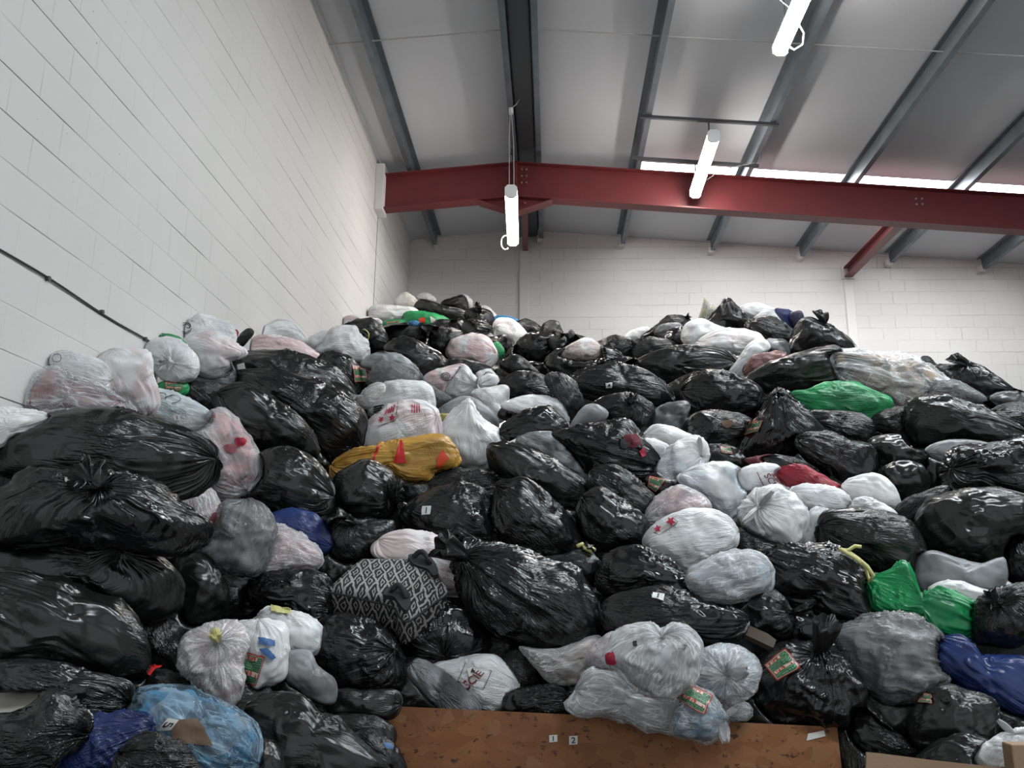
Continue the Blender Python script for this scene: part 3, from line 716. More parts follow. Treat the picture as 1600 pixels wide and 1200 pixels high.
bag('C','w','1365,530 1420,440 1480,350 1560,325 1610,380 1500,450 1440,560','white carrier bag with torn handles beside the brown-pink cloth')
bag('D','c','415,425 560,408 740,408 900,438 1000,480 1085,560 1140,640 1000,700 900,720 840,770 720,720 600,640 480,600 440,520','huge clear film bag with tan and white clothes inside',col='tan',o=.2,c=.7,wr=1.6)
bag('D','gc','1010,630 1150,575 1260,615 1360,700 1200,720 1050,710','flattened clear bag trailing from the huge clear film bag',col='dark')
bag('D','x','160,655 250,645 340,607 430,588 540,592 650,640 745,690 755,745 700,800 640,850 540,810 400,795 260,795 190,730','green pillow-shaped sack with a sewn seam',col='green',o=.25,wr=.6,c=.75)
bag('D','k','1050,500 1150,480 1240,465 1330,488 1430,558 1540,640 1490,700 1380,740 1300,660 1180,620 1090,580','black bag with an upright tied end, farthest from the side wall on the skyline',k='1240,475',tuft='flare',o=.05)
bag('D','k','960,440 1000,428 1040,460 1080,520 1040,540 980,490','small black tied end poking out behind the huge clear film bag',o=-.1)
bag('D','g','1400,700 1470,650 1600,650 1700,690 1680,800 1540,780','grey-black bag at the frame edge below the skyline')
bag('D','m','870,760 920,698 1060,665 1160,676 1290,735 1420,788 1540,858 1610,925 1580,985 1440,995 1250,980 1050,990 930,980 870,880','huge smooth black sack sloping down from the clear film bag',o=.3,c=.75)
bag('D','k','635,840 720,768 850,750 900,790 890,920 760,910 670,880','crackled black bag at the tip of the green pillow-shaped sack',wr=1.4)
bag('D','k','245,810 360,772 540,780 650,838 655,980 560,985 460,930 340,910','black bag lying right under the green pillow-shaped sack')
bag('D','k','185,980 240,918 360,905 520,955 650,1000 655,1200 520,1220 400,1170 250,1070','black bag with a shiny round patch, below the green pillow-shaped sack',o=.05)
bag('D','m','620,980 720,920 880,930 980,1000 960,1150 800,1200 660,1120','dull black bag deep in the shadow left of the frame-edge knotted bag'.replace(' left of',' beside'),o=-.2)
bag('D','m','700,1150 820,1080 960,1110 1010,1230 900,1320 740,1290','dull black bag deep in the shadow above the pair of white dome-shaped bags',o=-.2)
bag('D','s','990,1020 1100,958 1250,950 1400,985 1330,1060 1150,1100','smooth dark grey bag under the huge smooth black sack')
bag('P','k','1468,745 1478,715 1500,698 1530,698 1560,690 1610,690 1620,770 1560,775 1520,772 1482,768','black bag with silky folds running from a side knot, at the frame edge',k='1490,733',tuft='none',wr=1.3,o=.1)
bag('D','k','1350,850 1440,740 1600,720 1700,800 1680,960 1500,900','black bag under the frame-edge grey one')
bag('D','k','-30,1075 30,1045 130,1055 250,1100 310,1150 200,1160 60,1130','small shiny black bag on top of the red film bag')
bag('H','x','65,160 130,122 220,112 330,162 430,228 495,300 440,310 330,280 200,260 110,230','red film bag beside the white bag printed SCIE',col='red',o=.1,wr=1.5)
# ---- right of centre, whites
bag('G','w','1420,145 1540,102 1650,108 1705,180 1730,250 1640,275 1500,275 1440,240','white bag printed SCIE in red letters',o=.1,wr=.6)
bag('H','p','465,250 530,188 650,162 735,188 805,270 820,350 770,395 640,350 490,330','smooth white dome-shaped bag next to the dark gap')
bag('H','w','500,370 560,313 620,308 725,353 800,420 640,445 510,420','small white bag with a rosette knot under the dome-shaped one',k='600,365',tuft='none',o=.1)
bag('H','w','155,285 200,238 330,232 450,258 505,320 485,400 330,410 220,350','crumpled white bag with frilled edge in front of the red film bag',o=.2,wr=1.3)
bag('H','w','-175,430 -150,340 -60,258 20,242 120,268 205,340 250,430 235,540 170,625 80,590 0,570 -110,520','round white bag with a bow knot and fan pleats',k='-70,350',tuft='ears',o=.3)
bag('H','w','180,630 240,480 270,395 380,395 360,500 340,620 260,650','narrow white bag between the bow-knotted bag and a black one')
bag('H','m','325,490 370,410 500,388 700,397 835,440 935,530 980,625 955,710 900,770 700,760 500,680 340,620','rounded black bag below the small white rosette-knotted one',o=.15)
bag('H','m','930,480 960,380 1020,318 1200,276 1400,250 1540,285 1630,340 1650,490 1580,620 1450,710 1340,735 1180,705 1040,660 965,570','big rounded black bag at the frame edge above the smooth grey-white one',o=.15)
bag('H','k','790,410 860,320 980,275 1120,245 1090,330 980,420 940,500 850,470','small black bag beside the big rounded frame-edge one')
bag('H','k','10,750 60,658 200,626 330,616 460,648 605,780 655,880 695,1020 600,1090 450,1115 300,1020 150,975 20,890','crumpled black bag with a pale yellow ribbon tie',o=.15,wr=1.3)
bag('H','x','645,840 740,778 870,733 898,820 945,905 1080,878 1190,928 1295,1000 1285,1110 1230,1185 1100,1195 1000,1110 880,1060 750,1040 655,1000','shiny emerald green carrier bag',col='emerald',o=.25,wr=1.3,c=.6)
bag('H','s','940,700 1030,648 1180,686 1340,728 1450,686 1484,780 1465,870 1400,920 1250,900 1100,880 955,890','smooth grey-white sack behind the emerald carrier bag',wr=.6)
bag('H','w','1010,890 1090,838 1200,832 1300,868 1395,915 1300,1020 1200,960 1080,910','white bag sandwiched between the emerald and the smooth grey-white bags')
bag('H','k','1280,1010 1350,920 1440,878 1600,840 1690,900 1690,1150 1560,1235 1400,1235 1295,1200','round black bag with a star knot, at the frame edge above the blue sack',k='1432,965',tuft='flare',o=.5)
bag('H','k','-220,980 -120,905 0,886 90,945 155,1030 165,1100 120,1170 0,1195 -150,1165','black bag with its twisted neck pointing towards the emerald carrier',k='150,1030',tuft='flare',o=.1)
bag('P','k','1575,905 1578,850 1600,840 1640,860 1640,920','sliver of black bag at the frame edge below the big rounded one')
# ---- lower, frame edge away from the side wall
bag('L','gc','445,360 560,288 740,235 880,258 1020,328 1085,400 1115,530 1105,640 1030,720 940,790 760,790 640,730 555,610 475,460','smoky see-through bag below the emerald carrier bag',col='grey',o=.05,wr=1.2)
bag('L','k','-95,610 -40,500 60,446 200,426 330,426 445,500 545,620 605,740 580,870 480,940 300,950 100,930 0,860 -75,750','glossy black bag with a green charity label and a top knot',k='325,470',tuft='flare',wr=1.4,o=.1)
bag('L','x','1085,430 1200,376 1290,428 1330,500 1450,490 1590,505 1690,600 1690,820 1580,870 1450,820 1300,760 1180,660 1100,570','royal blue sack at the frame edge',col='royal',wr=.9)
bag('L','m','880,880 950,790 1050,700 1130,676 1240,716 1395,780 1430,880 1410,1020 1340,1150 1150,1150 980,1100 890,990','black bag with a torn green and red label, below the royal blue sack',o=-.05)
bag('L','k','520,900 600,830 720,930 870,1035 960,1120 760,1130 620,1100 530,1010','grey-sheened black bag running down beside the chipboard panel')
bag('L','w','1300,1120 1400,1015 1530,970 1650,965 1710,1100 1600,1230 1400,1230 1325,1190','small white carrier with its handle standing up, lowest at the frame edge',k='1560,975',tuft='ears',o=.2)
bag('P','m','1160,1100 1200,1080 1260,1090 1320,1110 1320,1150 1240,1165 1170,1150','dull black bag right behind the top edge of the chipboard panel')
bag('P','m','1300,1120 1345,1090 1400,1150 1450,1210 1400,1280 1310,1250','dull black bag at the end of the chipboard panel',o=-.1)
bag('P','m','1430,1200 1500,1150 1580,1180 1620,1260 1500,1300','dull black bag behind the loose cardboard sheet')
# ---- on the chipboard panel
bag('K','t','580,500 640,368 760,306 880,306 940,338 1020,300 1110,328 1186,430 1166,560 1115,685 1000,758 900,748 760,690 670,610','largest see-through white bag, knotted on top, over the chipboard panel',k='945,365',tuft='ears',o=.55,col='grey')
bag('K','t','450,535 520,420 620,356 690,400 680,560 560,575','grey-pink bag lobe beside the largest knotted white bag',o=.3,col='rose')
bag('K','t','1120,630 1180,478 1270,432 1390,432 1492,488 1556,580 1525,695 1460,770 1360,798 1270,750 1175,710','round white bag with a centre bow knot beside the green label',k='1342,622',tuft='ears',o=.35,col='blue')
bag('K','t','362,810 420,728 470,618 560,583 680,608 760,680 900,720 1060,760 1060,870 1030,965 900,968 750,925 560,870 430,870','large grey-white bag slumped over the top of the chipboard panel',d=-.1,col='grey')
bag('K','c','990,940 1030,800 1100,695 1245,735 1320,850 1345,905 1320,965 1250,1036 1120,1028 1010,1000','clear bag of teal clothes hanging over the chipboard panel',k='1340,905',tuft='ears',d=-.15,o=.15,col='lake')
bag('K','c','1215,860 1280,768 1430,788 1496,830 1466,898 1330,908','small empty-looking clear bag beside the teal-filled one',col='grey',d=-.05)
bag('K','t','55,440 160,458 300,446 440,396 535,376 545,440 475,545 440,645 320,680 215,645 155,570 100,500','clear bag of brown and dark blue clothes under the big open-necked black one',col='tan',o=.1)
bag('K','k','-70,530 30,455 115,515 178,600 135,680 30,700 -65,650','black bag between the white bag numbered 4 and the brown-filled clear one')
bag('K','k','-40,750 100,696 250,686 345,738 376,830 300,860 40,860 -40,880','black bag with crackled highlights sitting on the chipboard panel',wr=1.4)
bag('G','k','580,1020 640,938 780,886 900,868 1080,896 1200,936 1340,1000 1430,1060 1410,1165 1250,1210 1000,1210 800,1190 610,1130','wide black bag with a white sticker, above the knotted white bags')
# ---- centre, middle rows
bag('F','m','-90,300 -60,160 40,35 200,0 360,70 450,210 470,360 420,420 200,410 0,350','grey-sheened dome-shaped black sack below the long black sack',o=.1)
bag('F','m','465,310 500,190 580,118 700,77 800,118 875,210 870,310 835,415 720,445 560,435 475,385','round black bag directly under the orange carrier bag',k='850,310',tuft='flare',o=.1)
bag('F','k','920,260 960,200 1040,200 1085,260 1050,340 960,350','small crumpled black bag under the orange carrier bag tip')
bag('F','k','1070,230 1180,158 1300,136 1440,148 1525,230 1545,310 1460,310 1380,270 1240,270 1120,280','black bag with bright parallel folds under the peaked white bag',wr=1.3)
bag('F','k','925,410 1030,308 1150,246 1300,226 1400,248 1475,340 1525,470 1600,610 1560,670 1400,650 1230,590 1050,550 955,500','large black bag with a white number sticker, above the pink bag',o=.1)
bag('F','k','455,570 490,468 600,450 720,456 860,470 850,570 770,625 700,710 560,710 475,660','black bag with a pleated top knot, above the patterned holdall',k='600,470',tuft='flare')
bag('F','p','735,655 800,568 930,522 1080,538 1230,598 1296,690 1305,800 1275,890 1200,920 1110,870 1000,800 880,730','pink and white bag lying behind the patterned holdall',col='pink',o=.1)
bag('P','k','712,866 735,850 770,853 805,860 850,873 900,893 926,930 937,965 932,992 900,1008 860,1022 810,1005 770,985 738,955 723,915','biggest glossy black bag in the centre, with an open gathered neck',o=.3,k='722,868',tuft='flare',wr=1.1,c=.85)
bag('G','k','-130,420 -60,250 0,225 60,198 160,248 260,328 375,450 425,560 435,620 360,670 250,700 120,700 0,640 -80,540','black bag standing on end in the centre with crackled light',o=.1)
bag('G','k','480,225 530,148 610,115 700,138 805,220 885,290 910,350 870,420 810,450 730,410 630,300 540,280','blue-tinged black bag with fine ribs across its end')
bag('G','k','430,360 500,278 560,256 660,298 765,380 835,460 858,590 820,635 700,630 560,630 470,580 435,470','black bag with deep dents next to the ribbed blue-tinged one',wr=1.2,o=.05)
bag('G','k','180,700 320,668 420,636 500,658 560,730 550,820 440,860 320,830','black bag tied with a scrap of yellow',k='460,640',tuft='flare')
bag('G','k','530,820 600,678 720,616 830,616 935,678 1035,760 1120,860 1140,925 1000,930 800,900 640,930 560,890','black bag tapering to a point under the star-printed white one')
bag('G','k','830,195 900,158 985,188 1040,220 960,300 880,290','small dark bag with green and orange print, beside the ribbed one',col='emerald')
bag('G','t','835,440 900,318 1000,248 1060,232 1155,278 1240,360 1200,430 1060,450 950,480 860,500','white bag with a pink-red load behind the star-printed one',col='pink',o=-.05)
bag('G','w','845,565 900,488 1000,418 1120,392 1240,387 1345,440 1396,510 1400,595 1335,670 1230,735 1100,800 1005,745 920,690 865,630','large white bag with two red stars in a box',o=.15,wr=.7)
bag('G','t','1095,805 1160,738 1260,678 1370,645 1505,652 1575,700 1618,770 1605,870 1500,925 1420,965 1300,975 1175,935 1115,870','white bag with a grey and peach load below the star-printed one',col='blue',o=.45)
bag('G','k','1340,600 1400,518 1500,506 1600,536 1650,620 1620,740 1480,690 1370,670','black bag wedged below the bow-knotted white one')
# ---- below the holdall
bag('J','k','365,490 400,300 520,242 660,266 780,326 885,440 928,560 880,705 700,745 540,725 420,630','round black bag right under the patterned holdall, knot to one side',k='850,470',tuft='none',wr=1.1)
bag('J','k','870,370 960,248 1080,156 1220,126 1345,200 1436,340 1446,430 1400,510 1250,560 1080,570 950,530','round black bag beside the holdall, pleated from its underside',k='1180,500',tuft='none',wr=1.1)
bag('J','w','1100,570 1250,526 1440,492 1525,530 1610,640 1610,770 1440,840 1320,770 1220,700','white bag numbered 4 with red SCIE lettering',o=.1,wr=.8,c=.6)
bag('J','g','955,600 1020,543 1100,558 1200,618 1325,720 1400,825 1315,895 1205,875 1110,795 1030,700','dark empty bag folded beside the white bag numbered 4',o=.15,c=.6)
bag('J','s','180,500 330,468 385,560 472,630 500,700 475,790 380,785 255,705 180,630','grey bag twisted in the middle, below the white bag with a yellow drawstring',o=.05)
bag('J','w','-10,320 40,228 110,198 200,220 300,238 394,310 400,400 375,480 250,500 185,480 100,400','white bag with a yellow drawstring at the top',o=.1)
bag('J','w','-130,330 0,288 90,288 192,338 196,540 165,640 60,680 0,700 -70,620','white bag with blue print and a green charity label',o=.25,wr=.8)
bag('I','t','1125,455 1170,358 1290,308 1420,283 1520,318 1555,420 1515,540 1520,690 1480,780 1420,815 1300,745 1205,665 1125,590','round white bag tied with a yellow knot',k='1360,430',tuft='none',o=.45,col='rose')
bag('J','m','455,790 520,708 680,716 870,716 895,800 840,890 640,900 490,880','dull black bag with a white sticker numbered 6')
bag('J','m','-20,800 150,738 280,756 400,856 500,886 620,996 745,1120 810,1210 600,1300 0,1300 -80,1000 -50,860','large dark grey-black sack at the bottom edge under the white bags',o=.1)
bag('J','k','600,1010 680,956 760,986 855,1040 905,1120 930,1220 800,1240 690,1120','narrow black bag with a blue tag at the end of the chipboard panel',o=.1)
bag('J','m','480,880 600,860 760,880 860,960 840,1060 640,1010 500,950','dull black bag under the sticker numbered 6',o=-.1)
bag('P','m','595,1060 640,1030 700,1050 690,1110 640,1125 600,1120','dull black bag behind the corner of the chipboard panel',o=-.1)
bag('F','k','-30,900 60,798 200,766 340,756 436,820 480,940 420,1070 330,1080 180,1020 40,1000','black bag with dense vertical pleats beside the holdall',wr=1.5)
bag('P','m','490,830 530,800 580,870 560,930 500,960 480,900','dull black bag in the gap above the holdall',o=-.2)
# ---- lower, beside the side wall
bag('P','m','-60,905 0,894 60,900 110,913 150,928 187,943 214,975 229,1010 228,1048 190,1064 150,1052 90,1045 0,1045 -60,1045','broad greenish black sack filling the frame edge',o=.25,c=.7)
bag('I','k','870,290 1000,256 1100,306 1140,380 1130,620 1000,590 890,450','crinkled black bag between the broad greenish sack and the yellow-knotted bag',wr=1.4)
bag('I','k','-20,560 120,526 280,530 430,556 550,596 700,636 810,690 770,820 650,850 540,880 400,790 260,720 -20,720','glossy dark bag over a cream cardboard piece at the frame edge',wr=.8,o=.1)
bag('I','k','-60,910 100,850 200,806 330,706 455,790 548,900 460,1050 380,1130 300,1230 -60,1230','black bag with diagonal silky folds at the bottom frame edge',o=.3,wr=1.3)
bag('I','x','362,1140 430,1080 466,970 560,896 720,860 885,886 930,975 850,1040 790,1120 720,1230 500,1280 370,1230','crumpled indigo blue sack at the bottom edge',col='royal',wr=1.6,o=.2)
bag('I','bl','812,810 890,716 1020,696 1180,706 1330,756 1455,826 1566,920 1608,1020 1598,1140 1540,1250 1380,1290 1200,1250 1000,1150 900,1000 830,890','see-through blue bag of blue clothes numbered 5',col='lake',o=.15,c=.8)
bag('I','k','720,1190 780,1090 860,1006 960,980 1060,1026 1130,1050 1205,1130 1240,1220 1100,1300 760,1300','glossy black bag in front of the see-through blue one at the bottom edge',o=.45,wr=1.3)
bag('I','k','880,700 900,600 1020,586 1120,616 1260,700 1180,760 1000,760','black bag with a strip of red cloth above the see-through blue bag')
bag('I','k','730,700 760,580 850,546 900,620 890,720 820,780','crumpled black tied end next to the strip of red cloth',wr=1.5,o=.1)
bag('I','m','1430,830 1600,736 1720,760 1740,920 1600,960 1500,900','dull black bag between the see-through blue bag and the grey-black sack')
bag('I','m','1560,1080 1640,1020 1740,1080 1780,1240 1640,1300 1570,1220','dark bag at the bottom edge beside the see-through blue one',o=.1)
bag('P','k','-20,790 25,760 45,743 80,737 130,735 165,738 200,743 245,758 278,788 318,813 325,826 312,848 270,869 200,856 120,850 40,855 -20,848','black bag with a paper number tag and a knot, under the biggest black sack',o=.6,k='155,752',tuft='flare',c=.8)
bag('E','k','-60,250 0,140 70,145 150,190 140,290 40,330 -60,330','black bag end at the frame edge under the biggest black sack',o=-.1)
bag('P','m','-30,850 80,846 150,838 195,833 220,850 245,870 273,900 282,928 270,955 220,970 180,950 120,925 50,908 -30,905','black sack with a torn raised flap, above the broad greenish sack',o=.15,k='192,862',tuft='none')
bag('E','m','1105,720 1160,656 1280,676 1375,780 1428,900 1410,1010 1300,1095 1160,1075 1110,920','flat black pillow-like bag with a sewn edge',wr=.6,o=.05)
bag('E','t','1060,330 1150,268 1260,226 1345,290 1396,400 1396,520 1325,620 1240,650 1190,590 1140,480 1080,420','white bag with pink and teal clothes squeezed behind black ones',col='pink',o=.1)
bag('P','gc','310,875 330,840 342,800 355,788 385,786 412,793 428,820 425,852 408,892 380,898 345,888','grey see-through bag of dark clothes beside the blue sack',col='grey',o=.35)
bag('F','t','-10,770 30,640 80,518 120,482 225,508 325,570 395,650 405,715 360,760 280,782 180,808 60,800','white bag with red and pink clothes in front of the blue sack',col='pink',o=.1)
bag('F','x','80,440 160,393 280,382 395,430 446,520 466,610 410,660 330,600 230,530 110,500','dark blue sack half hidden among black bags',col='royal',wr=.8)
# ---- bags mostly hidden behind the ones above, seen as slivers in the gaps
def sliver(x, y, rx, ry, label, kind='k', kd=.9, rot=0.0):
    c, s = math.cos(rot), math.sin(rot)
    pts = ' '.join('%.0f,%.0f' % (x + rx * math.cos(t) * c - ry * math.sin(t) * s, y + rx * math.cos(t) * s + ry * math.sin(t) * c) for t in np.linspace(0, 2 * math.pi, 9)[:-1])
    return bag('P', kind, pts, label, o=-.28, wr=1.2, kd=kd)
sliver(352, 915, 70, 62, 'sliver of black bag under the grey see-through bag of dark clothes')
sliver(285, 985, 48, 40, 'sliver of black bag over the top of the yellow-knotted white bag', 'm')
sliver(470, 1085, 55, 45, 'sliver of black bag below the twisted grey bag', 'm')
sliver(375, 1095, 50, 42, 'sliver of black bag under the yellow-knotted white bag')
sliver(60, 1080, 90, 45, 'sliver of black bag between the broad greenish sack and the cream card')
sliver(255, 1030, 42, 40, 'sliver of black bag beside the strip of red cloth', 'm')
sliver(640, 800, 55, 60, 'sliver of black bag beside the round black bag under the orange carrier bag')
sliver(515, 725, 48, 45, 'sliver of black bag at the pointed tip of the orange carrier bag', 'm')
sliver(610, 590, 60, 40, 'sliver of black bag behind the stacked greyish white bag')
sliver(775, 1010, 50, 45, 'sliver of black bag above the white bag numbered 4', 'm')
sliver(728, 735, 60, 40, 'sliver of black bag below the peaked white bag')
sliver(640, 535, 70, 30, 'sliver of black bag below the small blue wrapper near the heap top', 'm')
sliver(720, 530, 60, 30, 'sliver of black bag under the crumpled white bag near the heap top')
sliver(850, 560, 55, 32, 'black bag in the dip of the heap below the domed skyline bag', 'k', .9)
sliver(915, 570, 60, 30, 'black bag in the dip of the heap below the rusty-striped white bag', 'k', .9)
sliver(980, 590, 55, 30, 'sliver of black bag just above the white-stickered long black bag')
sliver(880, 545, 50, 24, 'black bag below the pointed one on the dip of the skyline', 'm', .9)
sliver(1030, 570, 70, 34, 'sliver of black bag behind the very long stretched sack', 'm')
sliver(1410, 665, 60, 50, 'sliver of black bag at the end of the green pillow-shaped sack')
sliver(1452, 740, 40, 60, 'sliver of black bag beside the frame-edge side-knotted bag', 'm')
sliver(1255, 720, 55, 35, 'sliver of black bag above the red film bag', 'm')
sliver(1250, 975, 62, 45, 'black bag above the green-labelled glossy one, behind its knot', 'k', .35)
sliver(1395, 1115, 60, 55, 'sliver of black bag below the smoky see-through bag', 'm')
sliver(1365, 890, 50, 50, 'sliver of black bag behind the tip of the emerald carrier bag')
sliver(1570, 1120, 60, 50, 'sliver of black bag under the royal blue sack', 'm')
sliver(930, 925, 45, 45, 'sliver of black bag beside the biggest glossy one in the centre', 'm')
sliver(890, 810, 45, 45, 'sliver of black bag between the end-standing and the deep-dented bags', 'm')
sliver(860, 1100, 60, 34, 'sliver of black bag between the chipboard panel and the brown-filled clear bag', 'm')
sliver(1480, 1005, 45, 45, 'sliver of black bag between the smoky see-through bag and the royal blue sack', 'm')
sliver(1130, 870, 60, 45, 'sliver of black bag under the bow-knotted white bag', 'm')
sliver(1150, 660, 55, 45, 'sliver of black bag beside the pyramid-shaped one')
sliver(1560, 640, 60, 35, 'sliver of black bag behind the huge smooth black sack', 'm')
sliver(1340, 610, 60, 40, 'sliver of black bag behind the green pillow-shaped sack', 'm')
sliver(430, 815, 50, 40, 'sliver of black bag above the dark blue sack', 'm')
sliver(700, 880, 55, 60, 'sliver of black bag behind the open-necked glossy one', 'm')


def prepare(B, i):
    loop = smooth_loop(B['pts'])
    lo, hi = loop.min(0), loop.max(0)
    cen = .5 * (loop.mean(0) + .5 * (lo + hi))
    Y = face(min(max(cen[0], -150), 1750), min(max(cen[1], 470), 1230)) - .6 * B['o'] + B['d']
    d_ = ray(*cen); m0 = .42 * min(np.ptp(loop[:, 0]), np.ptp(loop[:, 1])) / F        # keep clear of the two walls
    Y = min(Y, -WX / (max(-d_[0] / d_[1], 0) + m0), DY - m0 * Y)
    B['C'] = C = atY(cen[0], cen[1], Y)
    v = CAM - C; B['D'] = np.linalg.norm(v); e3 = v / B['D']
    e1 = np.cross(UP, e3); e1 /= np.linalg.norm(e1); e2 = np.cross(e3, e1)
    B['fr'] = fr = np.stack([e1, e2, e3])
    q = []
    for u, w in loop:
        r_ = ray(u, w); t = (C - CAM) @ e3 / (r_ @ e3); p = CAM + r_ * t - C
        q.append((p @ e1, p @ e2))
    q = np.array(q)
    ang = np.linspace(-math.pi, math.pi, 361)[:-1]
    # radius of the outline along every direction from the centre
    nxt = np.roll(q, -1, 0); R = np.zeros(360)
    for j, a in enumerate(ang):
        dx, dy = math.cos(a), math.sin(a)
        c0 = q[:, 0] * dy - q[:, 1] * dx; c1 = nxt[:, 0] * dy - nxt[:, 1] * dx
        hit = (c0 * c1 <= 0) & (np.abs(c0 - c1) > 1e-12)
        t = c0[hit] / (c0[hit] - c1[hit])
        s = (q[hit, 0] + t * (nxt[hit, 0] - q[hit, 0])) * dx + (q[hit, 1] + t * (nxt[hit, 1] - q[hit, 1])) * dy
        R[j] = s.max() if len(s) and s.max() > 0 else 0
    R[R <= 0] = R[R > 0].min()
    for _ in range(3): R = .25 * np.roll(R, 1) + .5 * R + .25 * np.roll(R, -1)
    R *= B['grow']
    B['R'] = R
    area = .5 * (R ** 2).sum() * 2 * math.pi / 360
    B['m'] = math.sqrt(area / math.pi)
    cov = np.cov(q.T); w, V = np.linalg.eigh(cov)
    rmin = 2 * math.sqrt(w[0]) * .75
    B['major'] = V[:, 1]
    B['cz'] = B['c'] * min(rmin, B['m']) * 1.05
    B['lo'], B['hi'] = lo, hi
    B['key'] = Y - .4 * B['o'] + B['kd']
    B['i'] = i

def Rat(B, phi):
    t = (phi + math.pi) / (2 * math.pi) * 360
    i = np.floor(t).astype(int); f = t - i
    return B['R'][i % 360] * (1 - f) + B['R'][(i + 1) % 360] * f

def shape(B):
    rnd = np.random.default_rng(1000 + B['i'] * 17)
    per = np.linalg.norm(np.diff(B['pts'], axis=0, append=B['pts'][:1]), axis=1).sum()
    nu = int(min(max(per / 3.0, 40), 184)); nv = int(min(max(per / 5.0, 24), 104))
    B['nu'], B['nv'] = nu, nv
    al = np.linspace(.018, math.pi - .03, nv); th = np.linspace(0, 2 * math.pi, nu, endpoint=False)
    # pole of the bag = where it is tied
    C, fr = B['C'], B['fr']
    if B['k'] is not None:
        r_ = ray(*B['k']); t = (C - CAM) @ fr[2] / (r_ @ fr[2]); p = CAM + r_ * t - C
        x, y = p @ fr[0], p @ fr[1]
        rho = min(math.hypot(x, y) / Rat(B, np.array([math.atan2(y, x)]))[0], .985)
        phi = math.atan2(y, x)
        pole = np.array([rho * math.cos(phi), rho * math.sin(phi), math.sqrt(1 - rho * rho)])
    else:
        s = 1 if rnd.random() < .5 else -1
        pole = np.array([s * B['major'][0], s * B['major'][1], rnd.uniform(-.1, .45)]); pole /= np.linalg.norm(pole)
    h = np.array([0, 0, 1.0]) if abs(pole[2]) < .8 else np.array([1.0, 0, 0])
    a = np.cross(h, pole); a /= np.linalg.norm(a); b = np.cross(pole, a)
    A, T = np.meshgrid(al, th, indexing='ij'); A = A.ravel(); T = T.ravel()
    S = np.sin(A)[:, None] * (np.cos(T)[:, None] * a + np.sin(T)[:, None] * b) + np.cos(A)[:, None] * pole
    S = np.concatenate([S, [pole, -pole]])
    A = np.concatenate([A, [0, math.pi]]); T = np.concatenate([T, [0, 0]])
    seed = rnd.uniform(0, 200, 3)
    st = np.stack([np.cos(T), np.sin(T), A * .22], 1)
    rho = np.hypot(S[:, 0], S[:, 1]); phi = np.arctan2(S[:, 1], S[:, 0])
    Rr = Rat(B, phi)
    e = .86
    rho_b = rho ** B['box']
    P = np.stack([Rr * rho_b * np.cos(phi), Rr * rho_b * np.sin(phi), B['cz'] * np.sign(S[:, 2]) * np.abs(S[:, 2]) ** e], 1)
    m = B['m']
    # soft lumps of what is packed inside, and the gathered dimple round the tie
    lump = pnoise(S * 1.7 + seed) * .10 + pnoise(S * 3.6 + seed) * .05
    keep = 1 - .75 * sstep(rho, .82, 1.0)                # leave the outline where it is
    P = P * (1 + (lump * B['lump'] * keep))[:, None]
    if B['k'] is not None and B['tuft'] != 'none':
        dent = .16 * np.exp(-(A / .42) ** 2)
        P = P * (1 - dent * (1 - .6 * sstep(rho, .8, 1)))[:, None]
        B['tied'] = True
    ax = rnd.normal(size=(3, 3)); qd, _ = np.linalg.qr(ax)
    B['sd'] = (S @ qd) * np.array([.8, 6.5, 6.5])
    B.update(A=A, T=T, st=st, S=S, P=P, seed=seed, pole=pole, rho=rho)

def settle(B, others):
    """flatten a bag where a nearer one presses into it"""
    Wp = B['C'] + B['P'] @ B['fr']
    for O in others:
        if (O['hi'] < B['lo'] - 6).any() or (B['hi'] < O['lo'] - 6).any(): continue
        q = (Wp - O['C']) @ O['fr'].T
        sc = O['D'] / (O['D'] - q[:, 2])
        x, y = q[:, 0] * sc, q[:, 1] * sc
        rr = np.hypot(x, y) / (.965 * Rat(O, np.arctan2(y, x)))
        lim = np.where(rr < 1, -O['cz'] * np.sqrt(np.clip(1 - rr * rr, 0, 1)) ** .86 - .012, O['cz'] * ((rr - 1) / .12) * 1.1 - .012)
        zn = np.where(rr < 1.12, np.minimum(q[:, 2], lim), q[:, 2])
        zn = np.maximum(zn, np.minimum(q[:, 2], -O['cz'] * 1.6))
        f = (O['D'] - zn) / O['D']
        q2 = np.stack([x * f, y * f, zn], 1)
        Wp = O['C'] + q2 @ O['fr']
    B['W'] = Wp

